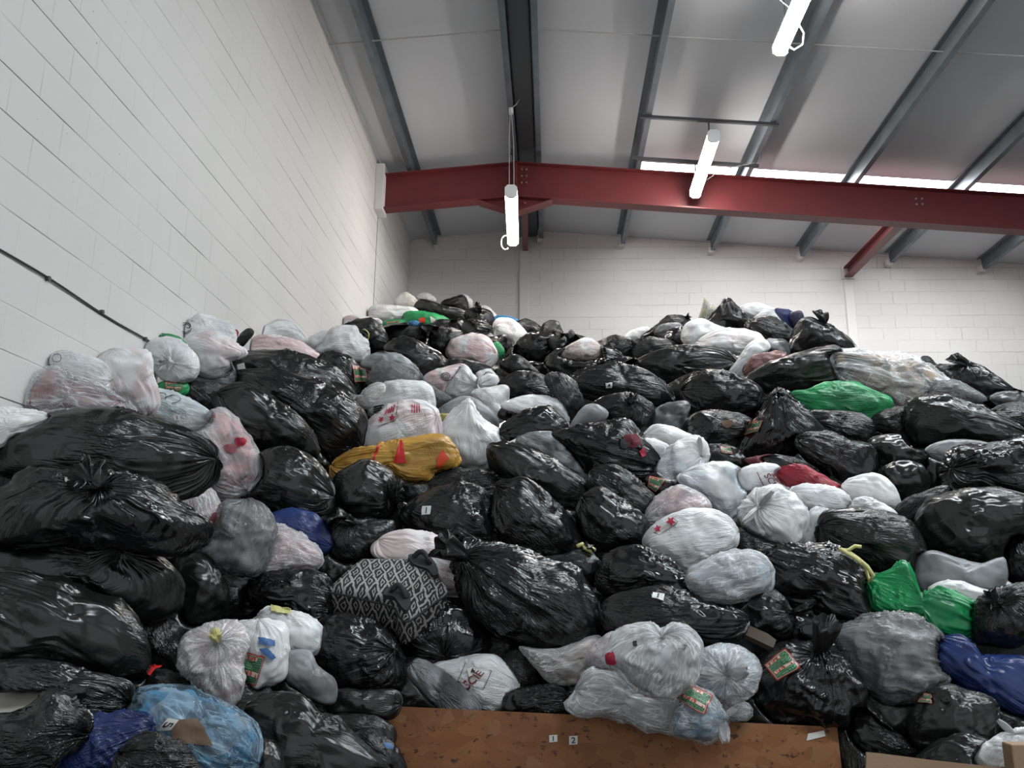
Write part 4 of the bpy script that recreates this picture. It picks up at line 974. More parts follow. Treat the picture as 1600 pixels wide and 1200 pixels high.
def crease(B):
    """pleats, folds and dents pushed along the surface normal"""
    nu, nv, Wp = B['nu'], B['nv'], B['W']
    G = Wp[:nu * nv].reshape(nv, nu, 3)
    du = np.roll(G, -1, 1) - np.roll(G, 1, 1)
    dv = np.gradient(G, axis=0)
    n = np.cross(dv, du); n /= np.linalg.norm(n, axis=2)[..., None] + 1e-12
    n = n.reshape(-1, 3)
    cen = Wp.mean(0)
    if ((Wp[:nu * nv] - cen) * n).sum() < 0: n = -n
    A, st, S, seed, m = B['A'][:nu * nv], B['st'][:nu * nv], B['S'][:nu * nv], B['seed'], B['m']
    soft = dict(m=.6, s=.45, p=.8).get(B['kind'], 1.0) * B['wr']
    slack = sstep(pnoise(S * 1.5 + seed + 9), -.05, .40)
    pl = ridged(st * np.array([3.2, 3.2, 1.1]) + seed) ** 2
    pl2 = ridged(st * np.array([7.5, 7.5, 1.6]) + seed * 1.3) ** 2
    near = np.exp(-A * 1.5) + .5 * np.exp(-(math.pi - A) * 2.2)
    wob = pnoise(S * 2.2 + seed)[:, None] * .5
    sd = B['sd'][:nu * nv]
    fo = ridged(sd * .75 + seed + wob) ** 3
    fo2 = ridged(sd * 1.7 + seed * .7 + wob) ** 2
    pl3 = ridged(st * np.array([14, 14, 2.2]) + seed * .4 + wob * .4) ** 2
    iso = ridged(S * 3.4 + seed + wob) ** 3
    slack2 = sstep(pnoise(S * 1.9 + seed * 1.7 + 3), .0, .40)
    dd = m * soft * ((.07 * pl + .04 * pl2 + .014 * pl3) * (near * 1.1 + .30 * slack) + slack2 * (.05 * fo + .026 * fo2) + slack * .012 * iso - .022)
    Wp = Wp.copy(); Wp[:nu * nv] += n * dd[:, None]
    Wp[:, 0] = np.maximum(Wp[:, 0], WX + .012 + .006 * np.abs(pnoise(Wp * 6)))
    Wp[:, 1] = np.minimum(Wp[:, 1], DY - .02)
    Wp[:, 2] = np.maximum(Wp[:, 2], .01)
    B['W'] = Wp

def grid_mesh(name, pts, nu, nv, material, st, org, sd=None):
    me = bpy.data.meshes.new(name)
    V = pts - org
    r, c = np.meshgrid(np.arange(nv - 1), np.arange(nu), indexing='ij')
    c2 = (c + 1) % nu
    Q = np.stack([r * nu + c, r * nu + c2, (r + 1) * nu + c2, (r + 1) * nu + c], -1).reshape(-1, 4)
    j = np.arange(nu); j2 = (j + 1) % nu; base = nu * nv
    T0 = np.stack([np.full(nu, base), j2, j], 1); T1 = np.stack([np.full(nu, base + 1), (nv - 1) * nu + j, (nv - 1) * nu + j2], 1)
    loops = np.concatenate([Q.ravel(), T0.ravel(), T1.ravel()]).astype(np.int32)
    tot = np.concatenate([np.full(len(Q), 4), np.full(2 * nu, 3)]).astype(np.int32)
    start = np.concatenate([[0], np.cumsum(tot)[:-1]]).astype(np.int32)
    # outward winding
    cen = V.mean(0); a, b_, d_ = V[Q[:, 0]], V[Q[:, 1]], V[Q[:, 3]]
    if (np.cross(b_ - a, d_ - a) * (a - cen)).sum() < 0:
        loops = np.concatenate([Q[:, ::-1].ravel(), T0[:, ::-1].ravel(), T1[:, ::-1].ravel()]).astype(np.int32)
    me.vertices.add(len(V)); me.vertices.foreach_set('co', V.astype(np.float32).ravel())
    me.loops.add(len(loops)); me.loops.foreach_set('vertex_index', loops)
    me.polygons.add(len(tot)); me.polygons.foreach_set('loop_start', start)
    me.polygons.foreach_set('use_smooth', np.ones(len(tot), bool))
    me.update(calc_edges=True); me.validate()
    if st is not None:
        at = me.attributes.new('st', 'FLOAT_VECTOR', 'POINT')
        at.data.foreach_set('vector', st.astype(np.float32).ravel())
    if sd is not None:
        at = me.attributes.new('sd', 'FLOAT_VECTOR', 'POINT')
        at.data.foreach_set('vector', sd.astype(np.float32).ravel())
    me.materials.append(material)
    return me

def tuft_mesh(B, style, dirw, base, mat_, parent, size):
    """the gathered plastic beyond the tie: a ruffled flare, or two knotted handles"""
    rnd = np.random.default_rng(B['i'] * 31 + 5)
    h = np.array([0, 0, 1.0]) if abs(dirw[2]) < .8 else np.array([1.0, 0, 0])
    org = np.array(parent.location)
    def flare(d, length, r0, r1, flat, name, close):
        a = np.cross(h, d); a /= np.linalg.norm(a); b = np.cross(d, a)
        rot = rnd.uniform(0, math.pi); a, b = a * math.cos(rot) + b * math.sin(rot), -a * math.sin(rot) + b * math.cos(rot)
        bend = rnd.normal(size=3) * .25 * length
        nu, nv = 40, 12
        T = np.linspace(0, 2 * math.pi, nu, endpoint=False); t = np.linspace(0, 1, nv)
        tt, TT = np.meshgrid(t, T, indexing='ij')
        k1, k2 = rnd.integers(4, 7), rnd.integers(7, 11); p1, p2 = rnd.uniform(0, 6, 2)
        prof = r0 + (r1 - r0) * (tt ** .8 if not close else np.sin(tt * math.pi * .86 + .12) ** .8)
        r = prof * (1 + (.30 * np.sin(k1 * TT + p1 + 2 * tt) + .16 * np.sin(k2 * TT + p2)) * (.25 + .75 * tt))
        c = base + tt[..., None] * d * length + (tt ** 2)[..., None] * bend
        c = c + (.10 * length * np.sin(3 * TT + p2) * tt)[..., None] * d
        pts = c + (r * np.cos(TT))[..., None] * a + (r * flat * np.sin(TT))[..., None] * b
        pts = pts.reshape(-1, 3)
        pts = np.concatenate([pts, [base - d * r0 * .5, (base + d * length * (.55 if not close else 1.0) + bend * .6)]])
        pts[:, 0] = np.maximum(pts[:, 0], WX + .01); pts[:, 1] = np.minimum(pts[:, 1], DY - .01)
        stv = np.concatenate([np.stack([np.cos(TT) * 1.3, np.sin(TT) * 1.3, tt * .4], -1).reshape(-1, 3), [[0, 0, 0], [0, 0, 1]]])
        me = grid_mesh(name, pts, nu, nv, mat_, stv, org)
        o = bpy.data.objects.new(name, me); COL.objects.link(o); o.parent = parent; o.color = parent.color
        return o
    if style == 'ears':
        side = np.cross(dirw, B['fr'][2]); nrm = np.linalg.norm(side)
        side = side / nrm if nrm > .2 else B['fr'][0]
        for s in (-1, 1):
            d = dirw * .45 + side * s * .9 + rnd.normal(size=3) * .12; d /= np.linalg.norm(d)
            flare(d, size * .62, size * .05, size * .20, .35, 'tied_handle', True)
        flare(dirw, size * .14, size * .06, size * .10, 1, 'knot', True)
    else:
        flare(dirw, size * .55, size * .07, size * .27, .75, 'tied_neck', False)

def neck_point(B):
    """position and outward direction of the tie"""
    top = B['W'][-2]
    cen = B['W'].mean(0)
    n = (B['pole'] / np.array([1, 1, max(B['cz'] / B['m'], .3)])) @ B['fr']
    n = n / np.linalg.norm(n) + .5 * (top - cen) / np.linalg.norm(top - cen)
    return top, n / np.linalg.norm(n)

def make_bag(B):
    kind = B['kind']
    name = B['name'] or NAMES[kind]
    org = B['C']
    me = grid_mesh(name, B['W'], B['nu'], B['nv'], M[kind], B['st'], org, B['sd'])
    see = kind in ('c', 't', 'bl', 'gc')
    need = bool(B['parts']) or see or (B['k'] is not None and B['tuft'] not in (None, 'none')) or B.get('extra')
    if need:
        root = empty(name, tuple(org))
        o = bpy.data.objects.new('bag_body', me); COL.objects.link(o); o.parent = root
    else:
        root = o = bpy.data.objects.new(name, me); COL.objects.link(o); o.location = org
    colr = tuple(B['col']) + (1,)
    root.color = colr; o.color = colr
    tag(root, B['label'], 'bag' if not B['name'] else B['name'].split('_')[-1] if 'cloth' not in B['name'] else 'cloth', None if B['name'] else GROUPS[kind])
    B['root'], B['body'] = root, o
    if see:
        cen = B['W'].mean(0)
        V = cen + (B['W'] - cen) * .90
        nn = B['nu'] * B['nv']
        V[:nn] += (V[:nn] - cen) * (.10 * pnoise(B['S'][:nn] * 4 + B['seed']) - .03)[:, None]
        cm = grid_mesh('contents', V, B['nu'], B['nv'], M['cloth'], None, org)
        c = bpy.data.objects.new('contents', cm); COL.objects.link(c); c.parent = root; c.color = colr
        c['label'] = 'bundled clothing showing through the film'
    if B['k'] is not None and B['tuft'] not in (None, 'none'):
        top, n = neck_point(B)
        tuft_mesh(B, B['tuft'], n, top - n * .01, M[kind], root, B['m'] * 1.0)

def bvh_of(o):
    me = o.data; mw = np.array(o.parent.location if o.parent else o.location)
    v = np.empty(len(me.vertices) * 3, np.float32); me.vertices.foreach_get('co', v)
    v = v.reshape(-1, 3) + mw
    return BVHTree.FromPolygons(v.tolist(), [tuple(p.vertices) for p in me.polygons])

def drape(tree, px, lift, fallback):
    """points of a flat print laid on a surface: where the sight line through each meets it"""
    out = []
    for u, v in px:
        d = ray(u, v); d = d / np.linalg.norm(d)
        hit, nrm, _, _ = tree.ray_cast(Vector(CAM), Vector(d))
        if hit is None: out.append(None); continue
        nrm = np.array(nrm); nrm = nrm if nrm @ d < 0 else -nrm
        out.append(np.array(hit) + nrm * lift - d * lift * .6)
    good = [p for p in out if p is not None]
    if not good: return None
    base = np.mean(good, 0)
    Dm = np.mean([np.linalg.norm(p - CAM) for p in good])
    for i, p in enumerate(out):
        if p is None:
            d = ray(*px[i]); out[i] = CAM + d / np.linalg.norm(d) * Dm
    return np.array(out)

def quad_px(q, s, t):
    q = np.asarray(q, float)
    return (1 - s) * (1 - t) * q[0] + s * (1 - t) * q[1] + s * t * q[2] + (1 - s) * t * q[3]

def print_patch(tree, parent, q, material, name, lift=.004, n=10, label=None):
    """a rectangle printed or stuck on a bag; q = corners top-left, top-right, bottom-right, bottom-left"""
    uv = [(i / n, j / n) for j in range(n + 1) for i in range(n + 1)]
    P = drape(tree, [quad_px(q, s, t) for s, t in uv], lift, None)
    if P is None: return None
    org = np.zeros(3); pp_ = parent
    while pp_: org = org + np.array(pp_.location); pp_ = pp_.parent
    me = bpy.data.meshes.new(name)
    me.from_pydata([tuple(p - org) for p in P], [], [(j * (n + 1) + i, j * (n + 1) + i + 1, (j + 1) * (n + 1) + i + 1, (j + 1) * (n + 1) + i) for j in range(n) for i in range(n)])
    ul = me.uv_layers.new(name='UVMap')
    for lp in me.loops: ul.data[lp.index].uv = (uv[lp.vertex_index][0], 1 - uv[lp.vertex_index][1])
    me.polygons.foreach_set('use_smooth', [True] * len(me.polygons))
    me.materials.append(material)
    o = bpy.data.objects.new(name, me); COL.objects.link(o); o.parent = parent
    if label: o['label'] = label
    return o

def glyphs(text):
    cu = bpy.data.curves.new('lettering', 'FONT'); cu.body = text; cu.resolution_u = 3; cu.offset = .012
    ob = bpy.data.objects.new('lettering', cu); COL.objects.link(ob)
    bpy.context.view_layer.update()
    me = bpy.data.meshes.new_from_object(ob.evaluated_get(bpy.context.evaluated_depsgraph_get()))
    v = np.array([x.co for x in me.vertices])[:, :2]; f = [tuple(p.vertices) for p in me.polygons]
    bpy.data.objects.remove(ob); bpy.data.curves.remove(cu); bpy.data.meshes.remove(me)
    e = v.max(0) - v.min(0); v = (v - v.min(0)) / (e + 1e-9)
    if e[0] < .5 * e[1]: v[:, 0] = .5 + (v[:, 0] - .5) * max(e[0] / e[1] * 1.4, .2)   # keep a narrow figure narrow
    return v, f

def print_text(tree, parent, text, q, material, name='lettering', lift=.007):
    v, f = glyphs(text)
    P = drape(tree, [quad_px(q, s, 1 - t) for s, t in v], lift, None)
    if P is None: return None
    root = parent
    org = np.zeros(3); p = parent
    while p: org = org + np.array(p.location); p = p.parent
    me = bpy.data.meshes.new(name); me.from_pydata([tuple(x - org) for x in P], [], f); me.materials.append(material)
    o = bpy.data.objects.new(name, me); COL.objects.link(o); o.parent = parent
    return o

def print_lines(tree, parent, polylines, width_px, material, name, lift=.005):
    """thin printed strokes following pixel polylines"""
    vs, fs = [], []
    for pl in polylines:
        pl = np.asarray(pl, float)
        dense = np.concatenate([np.linspace(pl[i], pl[i + 1], 8, endpoint=False) for i in range(len(pl) - 1)] + [pl[-1:]])
        tng = np.gradient(dense, axis=0); nn = np.stack([-tng[:, 1], tng[:, 0]], 1); nn /= np.linalg.norm(nn, axis=1)[:, None] + 1e-9
        a = drape(tree, dense + nn * width_px / 2, lift, None); b_ = drape(tree, dense - nn * width_px / 2, lift, None)
        if a is None or b_ is None: continue
        k = len(vs)
        for x, y in zip(a, b_): vs += [x, y]
        fs += [(k + 2 * i, k + 2 * i + 1, k + 2 * i + 3, k + 2 * i + 2) for i in range(len(a) - 1)]
    if not vs: return None
    org = np.zeros(3); p = parent
    while p: org = org + np.array(p.location); p = p.parent
    me = bpy.data.meshes.new(name); me.from_pydata([tuple(x - org) for x in vs], [], fs); me.materials.append(material)
    o = bpy.data.objects.new(name, me); COL.objects.link(o); o.parent = parent
    return o

# ------------------------------------------------------------------ fill the heap
for i, B in enumerate(BAGS): prepare(B, i)
for B in BAGS: shape(B)
order = sorted(BAGS, key=lambda B: B['key'])
for n_, B in enumerate(order): settle(B, order[:n_])
for B in BAGS: crease(B)
def find(s):
    r = sorted((B['label'].index(s), B['i'], B) for B in BAGS if s in B['label'])
    if not r or (len(r) > 1 and r[0][0] == r[1][0]): raise ValueError('%d bags match %r' % (len(r), s))
    return r[0][2]
PARTED = ['pen-drawn 10', 'pen scribbles on its end', 'numbered 1 with a pen loop', 'matt black sack with a small paper tag', 'pink and floral clothes at the end', 'loop of string', 'orange square',
          'green and red charity sticker', 'red star prints', 'orange carrier bag with red patches', 'pen spiral', 'dark pen rings', 'long black bag with a white number sticker', 'pyramid-shaped',
          'burst open', 'torn gap showing', 'white bag printed SCIE', 'pale yellow ribbon', 'green charity label and a top knot', 'torn green and red label', 'largest see-through white',
          'clear bag of teal clothes', 'wide black bag with a white sticker', 'large black bag with a white number sticker, above the pink', 'tied with a scrap of yellow', 'green and orange print, beside',
          'two red stars', 'bag numbered 4 with', 'yellow drawstring at the top', 'blue print and a green', 'tied with a yellow knot', 'sticker numbered 6', 'blue tag at the end', 'clothes numbered 5',
          'strip of red cloth above', 'paper number tag and a knot', 'pink and teal clothes', 'green and white printed bag below', 'small green and orange printed', 'sewn seam', 'sewn edge', 'small black bag with a green print', 'large greyish white bag stacked']
for s in PARTED: find(s)['extra'] = True
for B in BAGS: make_bag(B)
bpy.context.view_layer.update()

def label_mat():
    """charity label: green, lined with small white print, a red band and a red border"""
    m, nt, P = mat('charity_label')
    uv = N(nt, 'ShaderNodeUVMap').outputs[0]
    sx = N(nt, 'ShaderNodeSeparateXYZ'); L(nt, uv, sx.inputs[0])
    x, y = sx.outputs[0], sx.outputs[1]
    ex = math_(nt, 'MAXIMUM', math_(nt, 'ABSOLUTE', math_(nt, 'SUBTRACT', x, .5)), math_(nt, 'ABSOLUTE', math_(nt, 'SUBTRACT', y, .5)))
    border = math_(nt, 'GREATER_THAN', ex, .455); rim = math_(nt, 'MULTIPLY', math_(nt, 'GREATER_THAN', ex, .435), math_(nt, 'LESS_THAN', ex, .455))
    mp = N(nt, 'ShaderNodeMapping'); mp.inputs['Scale'].default_value = (26, 11, 1); L(nt, uv, mp.inputs['Vector'])
    words = math_(nt, 'GREATER_THAN', noise(nt, mp.outputs[0], 1.0, 1), .47)
    rows = math_(nt, 'GREATER_THAN', math_(nt, 'FRACT', math_(nt, 'MULTIPLY', y, 14.0)), .5)
    inside = math_(nt, 'LESS_THAN', ex, .42)
    txt = math_(nt, 'MULTIPLY', math_(nt, 'MULTIPLY', words, rows), inside)
    band = math_(nt, 'MULTIPLY', math_(nt, 'MULTIPLY', math_(nt, 'GREATER_THAN', y, .26), math_(nt, 'LESS_THAN', y, .42)), inside)
    band2 = math_(nt, 'MULTIPLY', math_(nt, 'MULTIPLY', math_(nt, 'GREATER_THAN', y, .78), math_(nt, 'LESS_THAN', y, .9)), math_(nt, 'MULTIPLY', inside, math_(nt, 'LESS_THAN', x, .66)))
    mp2 = N(nt, 'ShaderNodeMapping'); mp2.inputs['Scale'].default_value = (14, 4, 1); L(nt, uv, mp2.inputs['Vector'])
    big = math_(nt, 'GREATER_THAN', noise(nt, mp2.outputs[0], 1.0, 1), .5)
    c = mixc(nt, math_(nt, 'MULTIPLY', txt, .45), (.012, .12, .04, 1), (.45, .55, .45, 1))
    bb = math_(nt, 'MAXIMUM', band, band2)
    c = mixc(nt, bb, c, mixc(nt, math_(nt, 'MULTIPLY', big, .8), (.48, .06, .03, 1), (.75, .62, .55, 1)))
    c = mixc(nt, rim, c, (.55, .5, .4, 1)); c = mixc(nt, border, c, (.40, .03, .02, 1))
    L(nt, c, P.inputs['Base Color']); P.inputs['Roughness'].default_value = .35
    return m
M['label'] = label_mat()

def T(t, s): return topx(t, s)
def tree(B):
    if 'tree' not in B: B['tree'] = bvh_of(B['body'])
    return B['tree']
def sticker(B, q, text, nm='number_sticker'):
    o = print_patch(tree(B), B['root'], q, M['sticker'], nm, .006, 5, 'white sticker with a black number')
    if o is None: print('no sticker', B['label']); return
    if text:
        q = np.asarray(q, float); c = q.mean(0)
        print_text(tree(B), o, text, c + (q - c) * np.array([[.42, .66]]) if False else np.array([quad_px(q, s, t) for s, t in ((.28, .15), (.72, .15), (.72, .85), (.28, .85))]), M['ink'], 'digit', .010)
def patch(s, q, m, nm, n=10, lift=.006, label=None):
    B = find(s); return print_patch(tree(B), B['root'], q, M[m], nm, lift, n, label)
def strokes(s, pls, w, m, nm): B = find(s); return print_lines(tree(B), B['root'], pls, w, M[m], nm)
def circle(cx, cy_, r, a0=0, a1=6.28, n=10, sq=1.0): return [(cx + r * math.cos(t), cy_ + sq * r * math.sin(t)) for t in np.linspace(a0, a1, n)]

sticker(find('numbered 1 with a pen loop'), [(270, 648.5), (281, 647), (282.5, 656), (272.5, 657.5)], '1')
sticker(find('matt black sack with a small paper tag'), [(371, 570), (382, 567), (384.5, 580), (373, 582)], '')
sticker(find('paper number tag and a knot'), [(100, 745), (119, 742.5), (121, 750), (102.5, 752.5)], '1')
sticker(find('large black bag with a white number sticker, above the pink'), [(660, 791), (674, 790.5), (672.5, 804), (658.7, 804)], '1')
sticker(find('wide black bag with a white sticker'), T('G', '880,905 955,915 945,958 875,935'), '1')
sticker(find('long black bag with a white number sticker'), T('C', '585,595 628,592 625,622 588,625'), '4')
sticker(find('bag numbered 4 with'), [(729.4, 1045), (744.2, 1041), (748.6, 1052), (732.9, 1057.7)], '4')
sticker(find('sticker numbered 6'), [(555.1, 1081), (568.3, 1084), (565, 1097), (551.7, 1095.5)], '6')
patch('clothes numbered 5', T('I', '1070,900 1240,890 1330,1060 1080,1040'), 'kraft', 'brown_paper', 12, .004, 'brown paper packed in the bag')
sticker(find('clothes numbered 5'), [(279.5, 1125), (267.5, 1140), (245, 1142), (263, 1122)], '5')
for s, q in (('green charity label and a top knot', [(1194.3, 1039.3), (1227, 1012.7), (1249.3, 1042), (1215.3, 1064)]),
             ('clear bag of teal clothes', [(1077.6, 1068.7), (1112.6, 1087), (1100.4, 1117.7), (1058.8, 1092.4)]),
             ('blue print and a green', [(386.6, 1018.6), (414, 1026), (400.3, 1071.7), (373.7, 1061.7)]),
             ('green and red charity sticker', [(549.7, 570), (571, 576), (576, 596), (554, 597)]),
             ('pyramid-shaped', [(1172, 657), (1193, 657), (1186, 673), (1162, 681)]),
             ('torn green and red label', [(1444, 1084), (1457, 1086), (1457, 1100), (1435, 1098)]),
             ('green and orange print, beside', T('G', '860,175 960,200 900,275 850,240')),
             ('green and white printed bag below', T('B', '815,212 895,205 890,240 820,240')),
             ('small black bag with a green print', T('C', '1300,990 1370,1000 1380,1040 1310,1030')),
             ('small green and orange printed', T('A', '1030,590 1140,595 1130,640 1040,635'))):
    patch(s, q, 'label', 'printed_label', 12, .007, 'green printed charity label with a red band')
patch('orange square', [(655, 497), (664, 496), (665, 503), (654.5, 503.5)], 'orangered', 'printed_square', 4)
patch('orange square', [(672, 494), (681, 499), (678, 505), (673, 504)], 'whiteink', 'printed_diamond', 4)
# red lettering
def letters(s, text, q, m, nm): B = find(s); return print_text(tree(B), B['root'], text, q, M[m], nm)
letters('white bag printed SCIE', 'SCIE', [(1201.7, 739), (1217.5, 760.7), (1209.6, 765), (1193.3, 743.9)], 'darkredink', 'red_lettering')
strokes('white bag printed SCIE', [[(1183, 738), (1194, 760)], [(1206, 740), (1220, 760)], [(1209, 739), (1223, 758)]], 1.2, 'darkredink', 'printed_rule')
letters('bag numbered 4 with', 'SCIE', [(722.4, 1066), (746.9, 1047.6), (757.4, 1052), (731.1, 1079.1)], 'darkredink', 'red_lettering')
strokes('bag numbered 4 with', [[(727.6, 1035.4), (715.4, 1064), (754.7, 1078.2), (767.9, 1048.5), (764.4, 1047.6)]], 1.0, 'ink', 'printed_box')
def star(s, cx, cy_, r, m, rot=0.3):
    B = find(s); P = [(cx + (r if k % 2 == 0 else r * .42) * math.cos(k * math.pi / 5 + rot), cy_ + (r if k % 2 == 0 else r * .42) * math.sin(k * math.pi / 5 + rot)) for k in range(10)]
    W_ = drape(tree(B), P + [(cx, cy_)], .009, None)
    if W_ is None: return
    org = np.array(B['root'].location); me = bpy.data.meshes.new('printed_star')
    me.from_pydata([tuple(p - org) for p in W_], [], [(k, (k + 1) % 10, 10) for k in range(10)]); me.materials.append(M[m])
    o = bpy.data.objects.new('printed_star', me); COL.objects.link(o); o.parent = B['root']
star('two red stars', 1049, 815.5, 8, 'redink'); star('two red stars', 1028, 826.8, 7, 'redink', .8)
strokes('two red stars', [[(1052, 810), (1058.8, 815.5), (1055, 820), (1030.3, 836.5), (1021.3, 832)]], .9, 'ink', 'printed_box')
star('red star prints', 596, 656, 6, 'redink'); star('red star prints', 613, 653, 6, 'redink', .9)
strokes('red star prints', [[(622, 628), (618, 657), (590, 667)]], .9, 'ink', 'printed_box')
for k in range(4):
    strokes('red star prints', [[(602 + 4 * k, 648 - 1.2 * k), (605 + 4 * k, 640 - 2.4 * k)]], 2.2, 'redink', 'printed_word')
    strokes('red star prints', [[(644 + 3.6 * k, 632), (643 + 4.2 * k, 646 - abs(k - 1))]], 1.6, 'redink', 'printed_word')
strokes('large greyish white bag stacked', [[(584, 636 - .5 * k * 0 + 4 * k), (600 - 3 * k, 633 + 3.6 * k)] for k in range(3)], 2.2, 'ink', 'printed_words')
patch('orange carrier bag with red patches', [(625, 688.7), (628.5, 688.7), (634.4, 723.7), (614.4, 723.7)], 'brightred', 'red_panel', 8, .008)
patch('orange carrier bag with red patches', [(589.4, 696), (595, 696), (583.7, 718.7), (580.6, 718.7)], 'brightred', 'red_stripe', 8, .008)
patch('orange carrier bag with red patches', [(692, 702), (701, 717), (683, 734), (682.5, 715)], 'orangered', 'red_logo', 8, .008)
strokes('orange carrier bag with red patches', [circle(690, 716, 6, sq=1.1), circle(690, 716, 2.5)], 1.2, 'whiteink', 'logo_ring')
# pen marks
strokes('pen-drawn 10', [[(75, 560), (77, 571)], circle(89, 560, 7, 0, 6.3, 12, .85)], .9, 'ink', 'pen_mark')
strokes('pen scribbles on its end', [circle(288, 513, 11, 0, 6, 12, .8), circle(290, 513, 7, .5, 6.2, 12, .9), circle(294, 509, 4), [(288, 503), (300, 493)]], 1.0, 'ink', 'pen_mark')
strokes('numbered 1 with a pen loop', [circle(252, 619, 8, 0, 6, 10, .6), circle(270, 624, 12, 3, 8, 10, .5), [(232, 618), (240, 630)]], .9, 'ink', 'pen_mark')
strokes('pen spiral', [[(697 + r * math.cos(t), 588 + .8 * r * math.sin(t)) for t, r in zip(np.linspace(0, 15, 40), np.linspace(9, 2, 40))]], 1.0, 'ink', 'pen_mark')
strokes('dark pen rings', [circle(763, 588, 7), circle(768, 590, 4)], 1.0, 'ink', 'pen_mark')
# blue print, cloth showing through holes and openings
for q in ([(403, 996), (428.8, 1001), (428.8, 1010), (404.8, 1006)], [(404, 1014), (417, 1012), (431, 1028), (424, 1031)]): patch('blue print and a green', q, 'blueink', 'blue_print', 6, .007)
patch('blue tag at the end', T('J', '795,1045 840,1050 855,1085 810,1080'), 'blueink', 'blue_tag', 5, .008)
def blob(s, tile, c, r, m, nm, sq=.8, lift=.006, seed=0):
    B = find(s); rr = np.random.default_rng(seed + 3); cx, cy_ = topx(tile, c)[0]
    ring = [(cx + r * rr.uniform(.6, 1.15) * math.cos(t), cy_ + r * sq * rr.uniform(.6, 1.15) * math.sin(t)) for t in np.linspace(0, 2 * math.pi, 13)[:-1]]
    mid = [((x + cx) / 2, (y + cy_) / 2) for x, y in ring]
    P = drape(tree(B), ring + mid + [(cx, cy_)], lift, None)
    if P is None: return
    org = np.array(B['root'].location); me = bpy.data.meshes.new(nm)
    me.from_pydata([tuple(p - org) for p in P], [], [(k, (k + 1) % 12, 12 + (k + 1) % 12, 12 + k) for k in range(12)] + [(12 + k, 12 + (k + 1) % 12, 24) for k in range(12)])
    me.polygons.foreach_set('use_smooth', [True] * 24); me.materials.append(M[m])
    o = bpy.data.objects.new(nm, me); COL.objects.link(o); o.parent = B['root']
blob('largest see-through white', 'K', '622,520', 10, 'redink', 'red_cloth_showing', 1.2)
blob('largest see-through white', 'K', '770,425', 4.5, 'ink', 'black_mark', 1.5)
blob('pink and floral clothes at the end', 'A', '1440,1005', 11, 'pinkcloth', 'pink_cloth_showing')
blob('pink and floral clothes at the end', 'A', '1500,960', 9, 'redink', 'red_cloth_showing', 1.0, .008, 2)
blob('burst open', 'C', '750,960', 17, 'redcloth', 'dark_red_cloth', .8, .01)
blob('burst open', 'C', '700,975', 9, 'ink', 'torn_edge', .9, .014, 4)
blob('burst open', 'C', '815,1030', 6, 'redink', 'red_cloth', 1.3, .012, 5)
blob('torn gap showing', 'C', '1340,850', 10, 'kraft', 'tan_cloth', .6, .01, 6)
blob('strip of red cloth above', 'I', '945,585', 14, 'brightred', 'red_cloth', .5, .02, 7)
blob('pink and teal clothes', 'E', '1345,450', 11, 'pinkcloth', 'pink_cloth', 1.2, .006, 8)
patch('yellow drawstring at the top', T('J', '88,188 215,205 213,240 100,222'), 'tie', 'drawstring', 6, .012, 'pale yellow drawstring')
strokes('sewn seam', [T('D', '250,672 400,665 560,672 720,690')], 1.6, 'greenink', 'seam')
strokes('sewn edge', [T('E', '1190,800 1280,870 1400,930')], 1.0, 'ink', 'seam')
def cord(s, pts, r, m, nm, lift=.02, label=None):
    B = find(s)
    P = drape(tree(B), pts, lift, None)
    if P is None: return
    b = MB(); b.tube(P, r, 8); o = b.build(nm, M[m], B['root'], smooth=True)
    if label: o['label'] = label
cord('pale yellow ribbon', T('H', '440,652 500,640 545,612 585,618'), .010, 'tie', 'ribbon', .02, 'pale yellow ribbon')
cord('pale yellow ribbon', T('H', '450,655 520,700 590,760 640,815 657,795 620,740 560,690 470,660'), .011, 'tie', 'ribbon', .025, 'pale yellow ribbon loop')
cord('tied with a scrap of yellow', T('G', '415,635 440,600 455,625 480,640 505,628 500,655'), .013, 'tie', 'tie_strip', .03, 'yellow tie')
cord('loop of string', circle(570, 524, 7, -2, 3.6, 14, 1.2), .008, 'tie', 'string_loop', .02)
B = find('tied with a yellow knot')
top, n = neck_point(B)
tuft_mesh(B, 'flare', n, top, M['tie'], B['root'], B['m'] * .55)

# ------------------------------------------------------------------ things that are not bags
def slab_px(px, Y, nrm, th, name, material, label, cat, bevel=0):
    """a flat sheet of real thickness standing in the heap: outline seen at px, lying in the plane through its middle with normal nrm"""
    px = np.asarray(px, float); c = atY(*px.mean(0), Y); nrm = np.array(nrm, float); nrm /= np.linalg.norm(nrm)
    A = []
    for u, v in px:
        d = ray(u, v); A.append(CAM + d * (((c - CAM) @ nrm) / (d @ nrm)))
    b = MB(); b.loft(A, [a - nrm * th for a in A])
    o = b.build(name, material, origin=c, bevel=bevel)
    return tag(o, label, cat), A, nrm
slab_px(T('I', '-60,735 0,718 130,705 262,688 290,730 200,830 100,850 0,890 -60,910'), 3.42, (.15, -.6, .75), .02, 'card_sheet', M['cream'], 'cream folded cardboard piece poking out of a glossy dark bag', 'card')
slab_px([(1160, 972), (1200, 990), (1213, 1000), (1208, 1012), (1165, 992)], 4.75, (.1, -.7, .7), .03, 'wood_offcut', plain('dark_wood', (.075, .055, .036, 1), .8, bump=.3, var=.3), 'brown wooden strip lying in the gap beside the wide black bag', 'strip')
slab_px([(1354, 1175), (1375, 1177), (1460, 1188), (1545, 1197), (1605, 1206), (1605, 1330), (1350, 1330)], 4.05, (.05, -1, .15), .012, 'cardboard_sheet', plain('cardboard', (.30, .20, .125, 1), .8, bump=.2, var=.15), 'brown cardboard sheet standing at the bottom frame edge', 'cardboard')
cb = atY(1590, 1162, 3.75)
